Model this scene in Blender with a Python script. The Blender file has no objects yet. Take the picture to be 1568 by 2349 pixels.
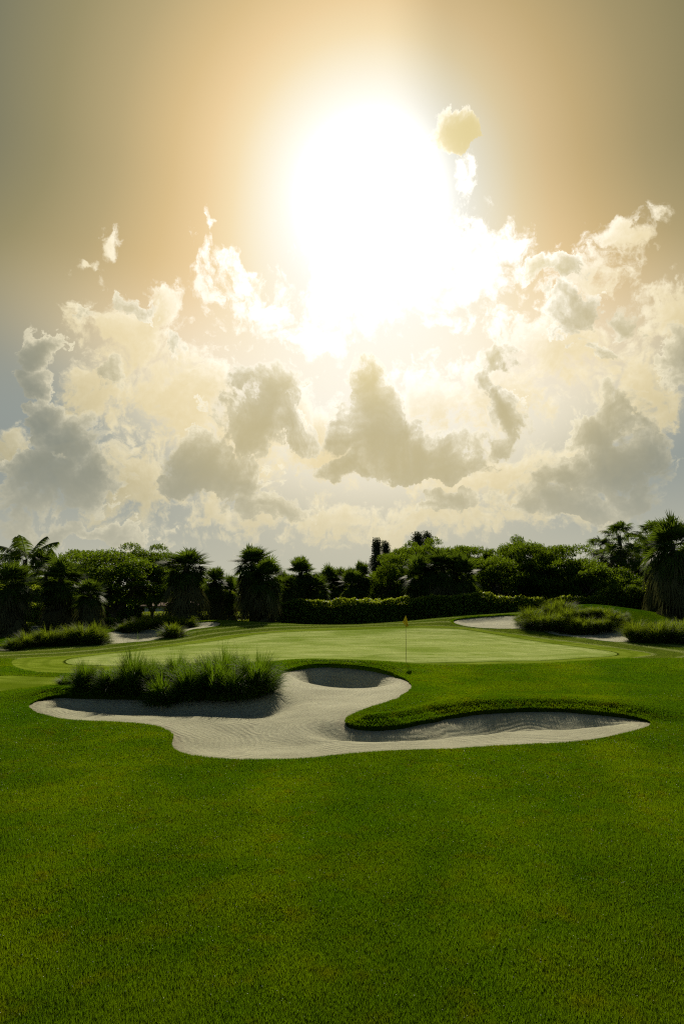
import bpy, math, random
import numpy as np
from mathutils import Vector, Matrix

# ------------------------------------------------------------------ camera model
PITCH = math.radians(7.85); CAMZ = 3.0; F = 1566.0; CX = 784.0; CY = 1174.5
RG = np.random.default_rng(7)
def ray(px, py):
    u = (px-CX)/F; v = (CY-py)/F
    d = np.array([u, math.cos(PITCH)-v*math.sin(PITCH), math.sin(PITCH)+v*math.cos(PITCH)])
    return d/np.linalg.norm(d)
def at(px, py, d):
    r = ray(px, py); k = d/r[1]
    return (r[0]*k, d, CAMZ+r[2]*k)
def azel(px, py):
    r = ray(px, py)
    return (math.degrees(math.atan2(r[0], r[1])), math.degrees(math.asin(r[2])))
SUN_DIR = ray(858, 458)
SUN_EL = math.asin(SUN_DIR[2]); SUN_AZ = math.atan2(SUN_DIR[0], SUN_DIR[1])

scene = bpy.context.scene
COL = scene.collection
def srgb(r, g, b):
    f = lambda c: (c/255/12.92) if c/255 <= .04045 else ((c/255+.055)/1.055)**2.4
    return (f(r), f(g), f(b), 1)

# ------------------------------------------------------------------ noise in numpy
_perm = np.random.default_rng(3).permutation(1024)
_val = np.random.default_rng(4).random(1024)
def vnoise(x, y, s=0):
    xi = np.floor(x).astype(int); yi = np.floor(y).astype(int)
    fx = x-xi; fy = y-yi; fx = fx*fx*(3-2*fx); fy = fy*fy*(3-2*fy)
    h = lambda a, b: _val[_perm[(_perm[(a+s*37) & 1023]+b) & 1023]]
    return (h(xi, yi)*(1-fx)+h(xi+1, yi)*fx)*(1-fy)+(h(xi, yi+1)*(1-fx)+h(xi+1, yi+1)*fx)*fy
def fbm(x, y, s=0, o=4):
    r = 0; a = .5
    for i in range(o): r = r+a*(vnoise(x, y, s+i)-.5); x = x*2.03; y = y*2.03; a *= .5
    return r

# ------------------------------------------------------------------ terrain: smooth surface through surveyed points
CTRL_Z = [  # x, y, z
    (-9,-6,0),(0,-6,0),(9,-6,0),(-8,2,0),(0,2,0),(8,2,0),(-9,8,.02),(0,8,0),(9,8,.02),(-4,11,0),(4,11,0),(-14,14,.2),(14,14,.15),
    (-34,10,.3),(34,10,.3),(-40,-6,.2),(40,-6,.2),(-45,40,.5),(45,40,.9),(-50,66,.5),(50,66,.6),(-36,66,.5),(-20,66,.55),(0,66,.6),(20,66,.7),(34,66,.7),(0,61,1.0),(-22,60,.8),
    (-30,52,.5),(-24,58,.6)]
CTRL_P = [  # px, py, depth
    (560,1743,14.1),(400,1700,15.6),(300,1657,17.3),(110,1640,18.6),(60,1615,20.3),(0,1590,22),(-200,1600,20.5),(0,1530,29.5),(-150,1530,28),
    (0,1496,36.5),(-150,1490,36),(100,1486,39),(300,1472,43.5),(250,1452,48),
    (170,1582,22.4),(300,1565,24),(450,1550,25.5),(600,1533,27),
    (700,1525,28.2),(780,1521,28.8),(860,1532,27.8),(925,1550,26.5),
    (1000,1568,23.6),(900,1622,18.6),(960,1640,18.4),(840,1655,17.3),(1100,1625,19.0),(1250,1619,19.3),(1400,1630,18.7),(1490,1660,17.2),
    (1250,1706,15.5),(1000,1720,14.9),(1568,1700,15.2),(1700,1700,15.5),(1568,1600,20),(1750,1600,20.5),(1300,1570,23.5),
    (931,1519,29.3),(1150,1524,29),(1370,1518,30.5),(1568,1520,31),(1750,1500,33),
    (400,1527,28.8),(200,1530,28.5),
    (784,1483,38),(500,1490,36.5),(1150,1483,38.5),(784,1446,50),(575,1456,47),(400,1473,42.5),(1000,1441,50),(1145,1457,46),(1370,1490,38),(1460,1497,36.5),
    (500,1424,56),(600,1426,56.5),(700,1432,56),(784,1433,56),(900,1427,56),(995,1418,56.5),(1089,1411,57),(1171,1409,57.5),(1240,1402,56),
    (1310,1388,53),(1354,1386,52.5),(1391,1390,51.5),(1427,1396,51),(1464,1404,49.5),(1506,1415,48.5),(1568,1425,48.5),(1700,1430,49),
    (1142,1442,49),(1240,1448,46.5),(1336,1463,43.5),(1430,1472,41),(1568,1474,41),(1700,1474,41),
    (1320,1447,46),(1420,1439,45.5),(360,1441,52),(330,1471,44.5),(440,1443,50.5),(265,1446,50)]
_c = [(x, y, z) for x, y, z in CTRL_Z]+[at(*p) for p in CTRL_P]
_c = np.array(_c, float); _XY = _c[:, :2]
def _U(r2): return r2*np.log(r2+1e-9)
def _solve():
    n = len(_c); K = _U(((_XY[:, None]-_XY[None])**2).sum(-1)/100)
    K += np.eye(n)*.02
    P = np.c_[np.ones(n), _XY/10]
    A = np.zeros((n+3, n+3)); A[:n, :n] = K; A[:n, n:] = P; A[n:, :n] = P.T
    return np.linalg.solve(A, np.r_[_c[:, 2], 0, 0, 0])
_W = _solve()
def ss(a, b, x): t = np.clip((x-a)/(b-a), 0, 1); return t*t*(3-2*t)
def height(x, y):
    x = np.atleast_1d(np.asarray(x, float)); y = np.atleast_1d(np.asarray(y, float)); out = np.empty(x.shape)
    for i in range(0, len(x), 40000):
        xx, yy = x[i:i+40000], y[i:i+40000]
        r2 = ((xx[:, None]-_XY[None, :, 0])**2+(yy[:, None]-_XY[None, :, 1])**2)/100
        out[i:i+40000] = _U(r2)@_W[:-3]+_W[-3]+_W[-2]*xx/10+_W[-1]*yy/10
    far = np.maximum(np.maximum(ss(60, 68, y), ss(34, 46, np.abs(x))), 1-ss(-8, -2, y))
    base = np.where(y > 20, .6, .1+.5*ss(0, 20, y))
    out = out*(1-far)+base*far
    out += fbm(x*.35, y*.35, 11, 3)*.13*ss(2, 7, y)*(1-.7*ss(28, 32, y)) + fbm(x*.15+9, y*.15, 15, 2)*.06
    return out
def hz(x, y): return float(height([x], [y])[0])
def march(px, py):
    r = ray(px, py)
    ks = np.arange(3, 64, .06); X = r[0]/r[1]*ks; Z = CAMZ+r[2]/r[1]*ks
    dz = Z-height(X, ks); j = np.argmax(dz < 0)
    if dz[j] >= 0: j = int(np.argmin(dz)); return X[j], ks[j]
    t = dz[j-1]/(dz[j-1]-dz[j]); return X[j-1]+(X[j]-X[j-1])*t, ks[j-1]+(ks[j]-ks[j-1])*t
def smooth_poly(pts, n=6):
    P = np.array([march(*p) for p in pts]); out = []
    N = len(P)
    for i in range(N):
        a, b, c, d = P[i-1], P[i], P[(i+1) % N], P[(i+2) % N]
        for k in range(n):
            t = k/n
            out.append(.5*((2*b)+(-a+c)*t+(2*a-5*b+4*c-d)*t*t+(-a+3*b-3*c+d)*t**3))
    return np.array(out)
def sdist(poly, x, y, pad=6):
    """signed distance (inside > 0) and mean outward normal y"""
    sd = np.full(len(x), -99.0); ny = np.zeros(len(x))
    lo = poly.min(0)-pad; hi = poly.max(0)+pad
    idx = np.where((x > lo[0]) & (x < hi[0]) & (y > lo[1]) & (y < hi[1]))[0]
    a = poly; b = np.roll(poly, -1, 0); e = b-a; L = np.hypot(e[:, 0], e[:, 1])+1e-9
    area = (a[:, 0]*b[:, 1]-b[:, 0]*a[:, 1]).sum()
    nyv = (-e[:, 0]/L)*(1 if area > 0 else -1)   # outward normal y
    for i in range(0, len(idx), 20000):
        q = idx[i:i+20000]; px = x[q][:, None]; py = y[q][:, None]
        t = np.clip(((px-a[:, 0])*e[:, 0]+(py-a[:, 1])*e[:, 1])/L**2, 0, 1)
        d2 = (px-a[:, 0]-t*e[:, 0])**2+(py-a[:, 1]-t*e[:, 1])**2
        w = L/(d2+1e-3)**1.5
        ny[q] = (w*nyv).sum(1)/w.sum(1)
        cr = ((a[:, 1] > py) != (b[:, 1] > py)) & (px < a[:, 0]+(py-a[:, 1])*e[:, 0]/np.where(abs(e[:, 1]) < 1e-9, 1e-9, e[:, 1]))
        ins = cr.sum(1) % 2 == 1
        sd[q] = np.sqrt(d2.min(1))*np.where(ins, 1, -1)
    return sd, ny
BUNKERS = [
 [(67,1620),(76,1611),(92,1604),(118,1598),(145,1595),(200,1597),(350,1600),(480,1600),(590,1594),(630,1574),(638,1550),(655,1537),(700,1527),(750,1524),(807,1527),(860,1534),(900,1545),(930,1558),(943,1572),(937,1585),(915,1600),(885,1612),(834,1627),(803,1640),(790,1650),(793,1658),(810,1665),(840,1668.5),(890,1667),(941,1660),(1011,1646),(1060,1638),(1102,1632),(1183,1627),(1263,1626),(1344,1631),(1424,1639),(1478,1651),(1491,1661),(1472,1671.5),(1397,1690),(1317,1701),(1210,1708),(1070,1716),(941,1720),(834,1726),(727,1737),(625,1743),(525,1741),(450,1735),(410,1724),(396,1710),(397,1697),(397,1688),(385,1677),(350,1664),(280,1657),(175,1653),(110,1642),(80,1632)],
 [(243,1452),(255,1449),(269,1446),(320,1442),(371,1439),(420,1431),(446,1427.5),(475,1425.5),(498,1426.5),(506,1430),(497,1436),(472,1440),(441,1444),(421,1452),(405,1458),(375,1464),(344,1470),(310,1473),(256,1477),(238,1475),(237,1463)],
 [(1039,1425.5),(1050,1420.5),(1087,1416),(1142,1412),(1171,1411),(1200,1413),(1240,1422),(1290,1431),(1350,1436),(1409,1437),(1440,1440),(1452,1452),(1446,1468),(1436,1472.6),(1391,1471),(1336,1463.5),(1281,1457.5),(1257,1452),(1215,1443.5),(1142,1442),(1105,1440.5),(1069,1436.5),(1046,1431)],
 [(-60,1500),(-30,1494),(5,1493),(20,1492),(40,1487),(30,1482),(-60,1484)]]
GREEN = [(152,1520),(158,1513),(190,1507),(300,1494.5),(450,1476),(575,1457),(675,1449),(784,1445.5),(900,1441),(995,1440.5),(1070,1445),(1145,1457),(1263,1476),(1370,1490),(1405,1496),(1414,1501),(1400,1505),(1350,1508),(1263,1514),(1100,1518),(1000,1520),(900,1521),(727,1518),(550,1519),(400,1525),(250,1527),(175,1525)]
COLLAR = [(27,1521),(40,1512),(75,1508),(200,1500.5),(350,1484),(500,1461),(600,1450),(700,1443),(800,1439.5),(930,1436),(1010,1436),(1090,1442),(1180,1455),(1300,1472),(1430,1489),(1488,1499),(1480,1504),(1400,1513),(1263,1521),(1100,1525),(1000,1524),(900,1525),(727,1520),(550,1522),(430,1530),(300,1537),(200,1543),(125,1544),(50,1536)]
PATCH = [(-90,1560),(-20,1552),(40,1550),(120,1552),(210,1548),(290,1543),(300,1548),(240,1558),(180,1567),(110,1575),(40,1582),(-90,1592)]
B_POLY = [smooth_poly(b, 5) for b in BUNKERS]
G_POLY = smooth_poly(GREEN, 5); C_POLY = smooth_poly(COLLAR, 5); P_POLY = smooth_poly(PATCH, 4)
def collar_sd(x, y, pad):
    return np.maximum(sdist(C_POLY, x, y, pad)[0], sdist(P_POLY, x, y, pad)[0])
def sand_sd(x, y):
    sd = np.full(len(x), -99.0); ny = np.zeros(len(x))
    for p in B_POLY:
        s, n = sdist(p, x, y); m = s > sd
        sd = np.where(m, s, sd); ny = np.where(m, n, ny)
    wob = fbm(x*2.2, y*2.2, 21, 3)*.16*ss(-1.5, -.2, sd)*(1-ss(.2, 1.5, sd))
    return sd+wob, ny
def heights(x, y, sdn=None):
    """grass height, sand height, sand sd, farness"""
    z = height(x, y); sd, ny = sand_sd(x, y) if sdn is None else sdn; far = ss(-.15, .65, ny)
    big = ss(34, 28, y)*.0+1-.45*ss(30, 42, y)
    A = (.13+.06*(1-ss(20, 25, y)))*big; q = np.clip(-sd, 0, 9)
    zg = z+far*A*ss(0, .5, q)*(1-ss(.6, 2.6, q))
    s = np.clip(sd, 0, 9)
    drop_near = .04+.11*ss(0, 2.0, s)
    drop_far = (.08+(.31+.13*ss(20, 25, y))*ss(0, .9, s)-.16*ss(1.4, 4.5, s))*(1+.55*ss(22, 26, y)*(1-ss(30, 34, y)))*big
    zs = z-(drop_near*(1-far)+drop_far*far)+fbm(x*.9, y*.9, 31, 3)*.10*ss(.3, 1.5, s)
    return zg, zs, sd, far

# ------------------------------------------------------------------ mesh helpers
def new_mesh(name, V, Fc, mats=(), smooth=False, attrs=None, fmat=None):
    V = np.asarray(V, np.float32); Fc = np.asarray(Fc, np.int32); k = Fc.shape[1]
    me = bpy.data.meshes.new(name)
    me.vertices.add(len(V)); me.vertices.foreach_set('co', V.ravel())
    me.loops.add(Fc.size); me.loops.foreach_set('vertex_index', Fc.ravel())
    me.polygons.add(len(Fc)); me.polygons.foreach_set('loop_start', np.arange(0, Fc.size, k, dtype=np.int32))
    if fmat is not None: me.polygons.foreach_set('material_index', np.asarray(fmat, np.int32))
    for n, a in (attrs or {}).items():
        at_ = me.attributes.new(n, 'FLOAT', 'POINT'); at_.data.foreach_set('value', np.asarray(a, np.float32))
    me.polygons.foreach_set('use_smooth', np.full(len(Fc), smooth))
    for m in mats: me.materials.append(m)
    me.update(calc_edges=True); me.validate()
    return me
def link(name, me, parent=None, loc=None, **props):
    o = bpy.data.objects.new(name, me); COL.objects.link(o)
    if parent: o.parent = parent
    if loc is not None: o.location = loc
    for k, v in props.items(): o[k] = v
    return o
class Geo:
    """collects quads and tris (as quads with 4 verts or separate tri list)"""
    def __init__(s): s.V = []; s.Q = []; s.n = 0; s.R = []
    def add(s, V, Q, rnd=None):
        V = np.asarray(V, float).reshape(-1, 3); s.V.append(V); s.Q.append(np.asarray(Q, int).reshape(-1, 4)+s.n); s.n += len(V)
        s.R.append(np.full(len(V), RG.random()) if rnd is None else np.asarray(rnd, float))
    def mesh(s, name, mats, smooth=False):
        return new_mesh(name, np.concatenate(s.V), np.concatenate(s.Q), mats, smooth, {'rnd': np.concatenate(s.R)})
def strips(C, S, W, rnd=None):
    """C (n,k,3) centre lines, S (n,k,3) or (n,3) side dirs, W (n,k) half widths -> verts, quads, rnd"""
    n, k, _ = C.shape
    if S.ndim == 2: S = np.repeat(S[:, None], k, 1)
    V = np.stack([C-S*W[..., None], C+S*W[..., None]], 2).reshape(-1, 3)
    i = np.arange(n)[:, None]*k*2+np.arange(k-1)[None]*2
    Q = np.stack([i, i+1, i+3, i+2], -1).reshape(-1, 4)
    r = RG.random(n) if rnd is None else rnd
    return V, Q, np.repeat(r, k*2)
def norm(a): return a/(np.linalg.norm(a, axis=-1, keepdims=True)+1e-9)
def tube(P, R, sides=7):
    P = np.asarray(P, float); k = len(P); T = norm(np.gradient(P, axis=0))
    ref = np.where(np.abs(T[:, 2:3]) > .9, [[1., 0, 0]], [[0, 0, 1.]]); A = norm(np.cross(T, ref)); B = np.cross(T, A)
    a = np.arange(sides)*2*math.pi/sides
    V = P[:, None]+np.asarray(R, float)[:, None, None]*(np.cos(a)[None, :, None]*A[:, None]+np.sin(a)[None, :, None]*B[:, None])
    i = np.arange(k-1)[:, None]*sides; j = np.arange(sides)[None]; j2 = (j+1) % sides
    Q = np.stack([i+j, i+j2, i+sides+j2, i+sides+j], -1).reshape(-1, 4)
    return V.reshape(-1, 3), Q
def box(x0, y0, z0, x1, y1, z1):
    V = [(x0,y0,z0),(x1,y0,z0),(x1,y1,z0),(x0,y1,z0),(x0,y0,z1),(x1,y0,z1),(x1,y1,z1),(x0,y1,z1)]
    return V, [(0,3,2,1),(4,5,6,7),(0,1,5,4),(1,2,6,5),(2,3,7,6),(3,0,4,7)]

# ------------------------------------------------------------------ material helpers
class NT:
    def __init__(s, tree): s.t = tree; s.n = tree.nodes; s.l = tree.links
    def put(s, sock, v):
        if isinstance(v, bpy.types.NodeSocket): s.l.new(v, sock)
        elif v is not None: sock.default_value = v
    def node(s, typ, ins=None, **props):
        nd = s.n.new(typ)
        for k, v in props.items(): setattr(nd, k, v)
        for k, v in (ins or {}).items(): s.put(nd.inputs[k], v)
        return nd
    def m(s, op, a, b=None, c=None, clamp=False):
        nd = s.n.new('ShaderNodeMath'); nd.operation = op; nd.use_clamp = clamp
        for i, v in enumerate((a, b, c)):
            if v is not None: s.put(nd.inputs[i], v)
        return nd.outputs[0]
    def vm(s, op, a, b=None, out=0, scale=None):
        nd = s.n.new('ShaderNodeVectorMath'); nd.operation = op
        s.put(nd.inputs[0], a)
        if b is not None: s.put(nd.inputs[1], b)
        if scale is not None: s.put(nd.inputs['Scale'], scale)
        return nd.outputs[out]
    def mr(s, v, a, b, c=0., d=1., typ='SMOOTHSTEP'):
        nd = s.n.new('ShaderNodeMapRange'); nd.interpolation_type = typ; nd.clamp = True
        for i, q in enumerate((v, a, b, c, d)): s.put(nd.inputs[i], q)
        return nd.outputs[0]
    def mix(s, f, a, b, blend='MIX'):
        nd = s.n.new('ShaderNodeMix'); nd.data_type = 'RGBA'; nd.blend_type = blend; nd.clamp_factor = True
        s.put(nd.inputs[0], f); s.put(nd.inputs[6], a); s.put(nd.inputs[7], b); return nd.outputs[2]
    def noise(s, vec, scale, detail=3, rough=.5, dist=0, out=0, dims='3D'):
        nd = s.node('ShaderNodeTexNoise', {'Scale': scale, 'Detail': detail, 'Roughness': rough, 'Distortion': dist}, noise_dimensions=dims)
        if vec is not None: s.l.new(vec, nd.inputs['Vector'])
        return nd.outputs[out]
    def ramp(s, v, stops, interp='LINEAR'):
        nd = s.n.new('ShaderNodeValToRGB'); cr = nd.color_ramp; cr.interpolation = interp
        while len(cr.elements) < len(stops): cr.elements.new(.5)
        for e, (p, c) in zip(cr.elements, stops): e.position = p
        for e, (p, c) in zip(cr.elements, stops): e.position = p; e.color = c
        s.put(nd.inputs[0], v); return nd.outputs[0]
def mat(name):
    m = bpy.data.materials.new(name); m.use_nodes = True; t = NT(m.node_tree); t.n.clear()
    t.out = t.node('ShaderNodeOutputMaterial'); return m, t
def leaf_mat(name, c1, c2, trans, tfac=.35, rough=.5, spec=.35, nscale=.6, c3=None):
    m, t = mat(name)
    r = t.node('ShaderNodeAttribute', attribute_name='rnd').outputs['Fac']
    geo = t.node('ShaderNodeNewGeometry').outputs['Position']
    n = t.noise(geo, nscale, 3)
    f = t.m('ADD', t.m('MULTIPLY', r, .6), t.m('MULTIPLY', t.m('SUBTRACT', n, .5), 1.3), clamp=True)
    col = t.mix(f, c1, c2)
    if c3: col = t.mix(t.mr(r, .86, .9), col, c3)
    b = t.node('ShaderNodeBsdfPrincipled', {'Base Color': col, 'Roughness': rough, 'Specular IOR Level': spec})
    tr = t.node('ShaderNodeBsdfTranslucent', {'Color': t.mix(f, trans, tuple(c*.75 for c in trans[:3])+(1,))})
    mx = t.node('ShaderNodeMixShader', {0: tfac, 1: b.outputs[0], 2: tr.outputs[0]})
    t.l.new(mx.outputs[0], t.out.inputs[0]); return m
def plain_mat(name, c1, c2, scale=4, rough=.8, bump=0, spec=.3, stretch=(1, 1, 1)):
    m, t = mat(name)
    co = t.node('ShaderNodeTexCoord').outputs['Object']
    v = t.node('ShaderNodeMapping', {'Vector': co, 'Scale': stretch}).outputs[0]
    n = t.noise(v, scale, 5, .6)
    b = t.node('ShaderNodeBsdfPrincipled', {'Base Color': t.mix(t.mr(n, .3, .7), c1, c2), 'Roughness': rough, 'Specular IOR Level': spec})
    if bump:
        bp = t.node('ShaderNodeBump', {'Strength': bump, 'Distance': .02, 'Height': n}); t.l.new(bp.outputs[0], b.inputs['Normal'])
    t.l.new(b.outputs[0], t.out.inputs[0]); return m
# ------------------------------------------------------------------ ground materials
def turf_colour(t, geo, kind='rough'):
    n1 = t.noise(geo, .55, 4, .6, .6); n2 = t.noise(geo, 2.6, 4, .65); n3 = t.noise(geo, .13, 2)
    n4 = t.noise(geo, 11, 3, .7)
    a = t.mix(t.mr(n1, .35, .68), (.036, .084, .0012, 1), (.060, .106, .0016, 1))
    a = t.mix(t.m('MULTIPLY', t.mr(n2, .50, .72), .45), a, (.080, .074, .003, 1))
    a = t.mix(t.m('MULTIPLY', t.mr(n3, .5, .66), .6), a, (.024, .074, .002, 1))
    a = t.mix(t.m('MULTIPLY', t.mr(n4, .45, .8), .15), a, (.075, .080, .008, 1))
    sp = t.node('ShaderNodeSeparateXYZ', {0: geo}).outputs
    fan = t.m('DIVIDE', sp[0], t.m('ADD', sp[1], 9.)); band = t.m('SINE', t.m('ADD', t.m('MULTIPLY', fan, 42.), t.m('MULTIPLY', t.noise(geo, .22, 3), 7.)))
    a = t.mix(t.m('MULTIPLY', t.mr(band, -.3, .9), .38), a, t.mix(1., a, (1.75, 1.45, 1.2, 1), 'MULTIPLY'))
    return a
def blade_mat():
    m, t = mat('lawn blades')
    geo = t.node('ShaderNodeNewGeometry').outputs['Position']
    r = t.node('ShaderNodeAttribute', attribute_name='rnd').outputs['Fac']
    c = turf_colour(t, geo)
    c = t.mix(t.m('MULTIPLY', r, .35), c, t.mix(.3, c, (.12, .12, .012, 1)))
    b = t.node('ShaderNodeBsdfPrincipled', {'Base Color': c, 'Roughness': t.mr(r, .0, .02, .15, .65), 'Specular IOR Level': t.mr(r, 0, .02, .9, .04)})
    tr = t.node('ShaderNodeBsdfTranslucent', {'Color': t.mix(1., c, (2.7, 2.7, .5, 1), 'MULTIPLY')})
    mx = t.node('ShaderNodeMixShader', {0: .42, 1: b.outputs[0], 2: tr.outputs[0]})
    t.l.new(mx.outputs[0], t.out.inputs[0]); return m
def lawn_mat():
    m, t = mat('lawn turf')
    geo = t.node('ShaderNodeNewGeometry').outputs['Position']
    sx = t.node('ShaderNodeSeparateXYZ', {0: geo})
    c = turf_colour(t, geo)
    mow = t.node('ShaderNodeAttribute', attribute_name='mow').outputs['Fac']
    sdc = t.node('ShaderNodeAttribute', attribute_name='sdc').outputs['Fac']
    c = t.mix(t.m('MULTIPLY', mow, t.mr(t.noise(geo, .5, 3), .3, .7, .45, .8)), c, (.135, .170, .022, 1))
    # mown lines running along the collar
    w = t.m('ADD', t.m('MULTIPLY', sdc, 3.4), t.m('MULTIPLY', t.noise(geo, .35, 3), 3.0))
    ln = t.m('SINE', w)
    c = t.mix(t.m('MULTIPLY', t.mr(ln, .2, 1), t.m('MULTIPLY', mow, .75)), c, (.26, .29, .10, 1))
    thatch_dim = t.m('MULTIPLY', t.mr(sx.outputs[1], 27., 21.), .75)  # dark thatch under the blades, also painting the light falloff of the foreground
    c = t.mix(thatch_dim, c, t.mix(1., c, (.22, .20, .2, 1), 'MULTIPLY'))
    fn = t.noise(geo, 70, 4, .7)
    c = t.mix(t.mr(fn, .35, .7), t.mix(1., c, (.55, .6, .5, 1), 'MULTIPLY'), t.mix(1., c, (1.5, 1.5, 1.4, 1), 'MULTIPLY'))
    nb = t.node('ShaderNodeBump', {'Strength': .9, 'Distance': .05, 'Height': t.m('ADD', t.noise(geo, 34, 5, .7), t.m('MULTIPLY', t.noise(geo, 5, 3), 2.))})
    b = t.node('ShaderNodeBsdfPrincipled', {'Base Color': c, 'Roughness': .8, 'Specular IOR Level': .0, 'Normal': nb.outputs[0]})
    t.l.new(b.outputs[0], t.out.inputs[0]); return m
def green_mat(name, base, base2, dark, spec, lines):
    m, t = mat(name)
    geo = t.node('ShaderNodeNewGeometry').outputs['Position']
    sdg = t.node('ShaderNodeAttribute', attribute_name='sdg').outputs['Fac']
    v = t.node('ShaderNodeMapping', {'Vector': geo, 'Scale': (.22, 1.0, 1)}).outputs[0]
    s1 = t.noise(v, 1.1, 5, .62, .8); s2 = t.noise(v, 4.5, 4, .6, .5)
    patch = t.noise(geo, .16, 3, .5, .5)
    w = t.m('SINE', t.m('ADD', t.m('MULTIPLY', sdg, lines), t.m('MULTIPLY', t.noise(geo, .25, 2), 2.5)))
    near = t.mr(sdg, 0, 3.5, 1., .12)
    c = t.mix(t.mr(s1, .32, .68), base, base2)
    c = t.mix(t.m('MULTIPLY', t.mr(s2, .46, .70), .75), c, dark)
    c = t.mix(t.m('MULTIPLY', t.mr(patch, .48, .66), .55), c, dark)
    c = t.mix(t.m('MULTIPLY', t.m('MULTIPLY', t.mr(w, 0, 1), near), .45), c, dark)
    if name == 'collar turf':
        c = t.mix(t.m('MULTIPLY', t.mr(sdg, -.16, -.06), t.mr(sdg, .02, -.02)), c, (.035, .055, .004, 1))  # shadow of the cut edge, painted as a thin dark line
    g = t.noise(geo, 60, 4, .7)
    c = t.mix(t.mr(g, .3, .7), t.mix(1., c, (.75, .75, .7, 1), 'MULTIPLY'), t.mix(1., c, (1.25, 1.25, 1.2, 1), 'MULTIPLY'))
    nb = t.node('ShaderNodeBump', {'Strength': .35, 'Distance': .012, 'Height': t.noise(geo, 55, 4, .7)})
    b = t.node('ShaderNodeBsdfPrincipled', {'Base Color': c, 'Roughness': .68, 'Specular IOR Level': spec, 'Normal': nb.outputs[0], 'Sheen Weight': .0, 'Sheen Roughness': .5, 'Sheen Tint': (.85, .95, .6, 1)})
    t.l.new(b.outputs[0], t.out.inputs[0]); return m
def sand_mat():
    m, t = mat('bunker sand')
    geo = t.node('ShaderNodeNewGeometry').outputs['Position']
    sd = t.node('ShaderNodeAttribute', attribute_name='sds').outputs['Fac']
    warp = t.noise(geo, .45, 3, .5); w2 = t.noise(geo, 2.2, 3)
    ph = t.m('ADD', t.m('ADD', t.m('MULTIPLY', sd, 44.), t.m('MULTIPLY', warp, 48.)), t.m('MULTIPLY', w2, 2.2))
    rk = t.m('SINE', ph)
    ph2 = t.m('SINE', t.m('ADD', t.m('MULTIPLY', sd, 9.), t.m('MULTIPLY', warp, 11.)))
    fine = t.noise(geo, 45, 4, .7); lump = t.noise(geo, 9, 4, .65)
    c = t.mix(t.mr(t.noise(geo, .8, 4, .6), .3, .7), (.278, .274, .165, 1), (.360, .355, .225, 1))
    c = t.mix(t.m('MULTIPLY', t.mr(t.noise(geo, 3, 4, .7), .5, .8), .5), c, (.22, .20, .13, 1))
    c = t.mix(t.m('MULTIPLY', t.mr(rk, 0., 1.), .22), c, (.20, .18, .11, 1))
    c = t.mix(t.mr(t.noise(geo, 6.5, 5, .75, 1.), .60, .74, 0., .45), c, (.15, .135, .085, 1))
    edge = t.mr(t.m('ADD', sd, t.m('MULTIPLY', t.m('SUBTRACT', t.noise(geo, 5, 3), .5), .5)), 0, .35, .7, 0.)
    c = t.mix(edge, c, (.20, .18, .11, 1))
    h = t.m('ADD', t.m('ADD', t.m('MULTIPLY', rk, t.mr(t.noise(geo, .7, 2), .4, .65, .05, .26)), t.m('MULTIPLY', ph2, .12)), t.m('ADD', t.m('MULTIPLY', fine, .45), t.m('MULTIPLY', lump, 1.0)))
    nb = t.node('ShaderNodeBump', {'Strength': .62, 'Distance': .035, 'Height': h})
    b = t.node('ShaderNodeBsdfPrincipled', {'Base Color': c, 'Roughness': .9, 'Specular IOR Level': .2, 'Normal': nb.outputs[0]})
    t.l.new(b.outputs[0], t.out.inputs[0]); return m
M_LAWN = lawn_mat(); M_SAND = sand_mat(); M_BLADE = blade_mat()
M_GREEN = green_mat('green turf', (.285, .350, .092, 1), (.405, .460, .175, 1), (.130, .205, .010, 1), .0, 4.2)
M_COLLAR = green_mat('collar turf', (.145, .210, .012, 1), (.225, .290, .038, 1), (.085, .135, .004, 1), .0, 7.)

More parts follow.
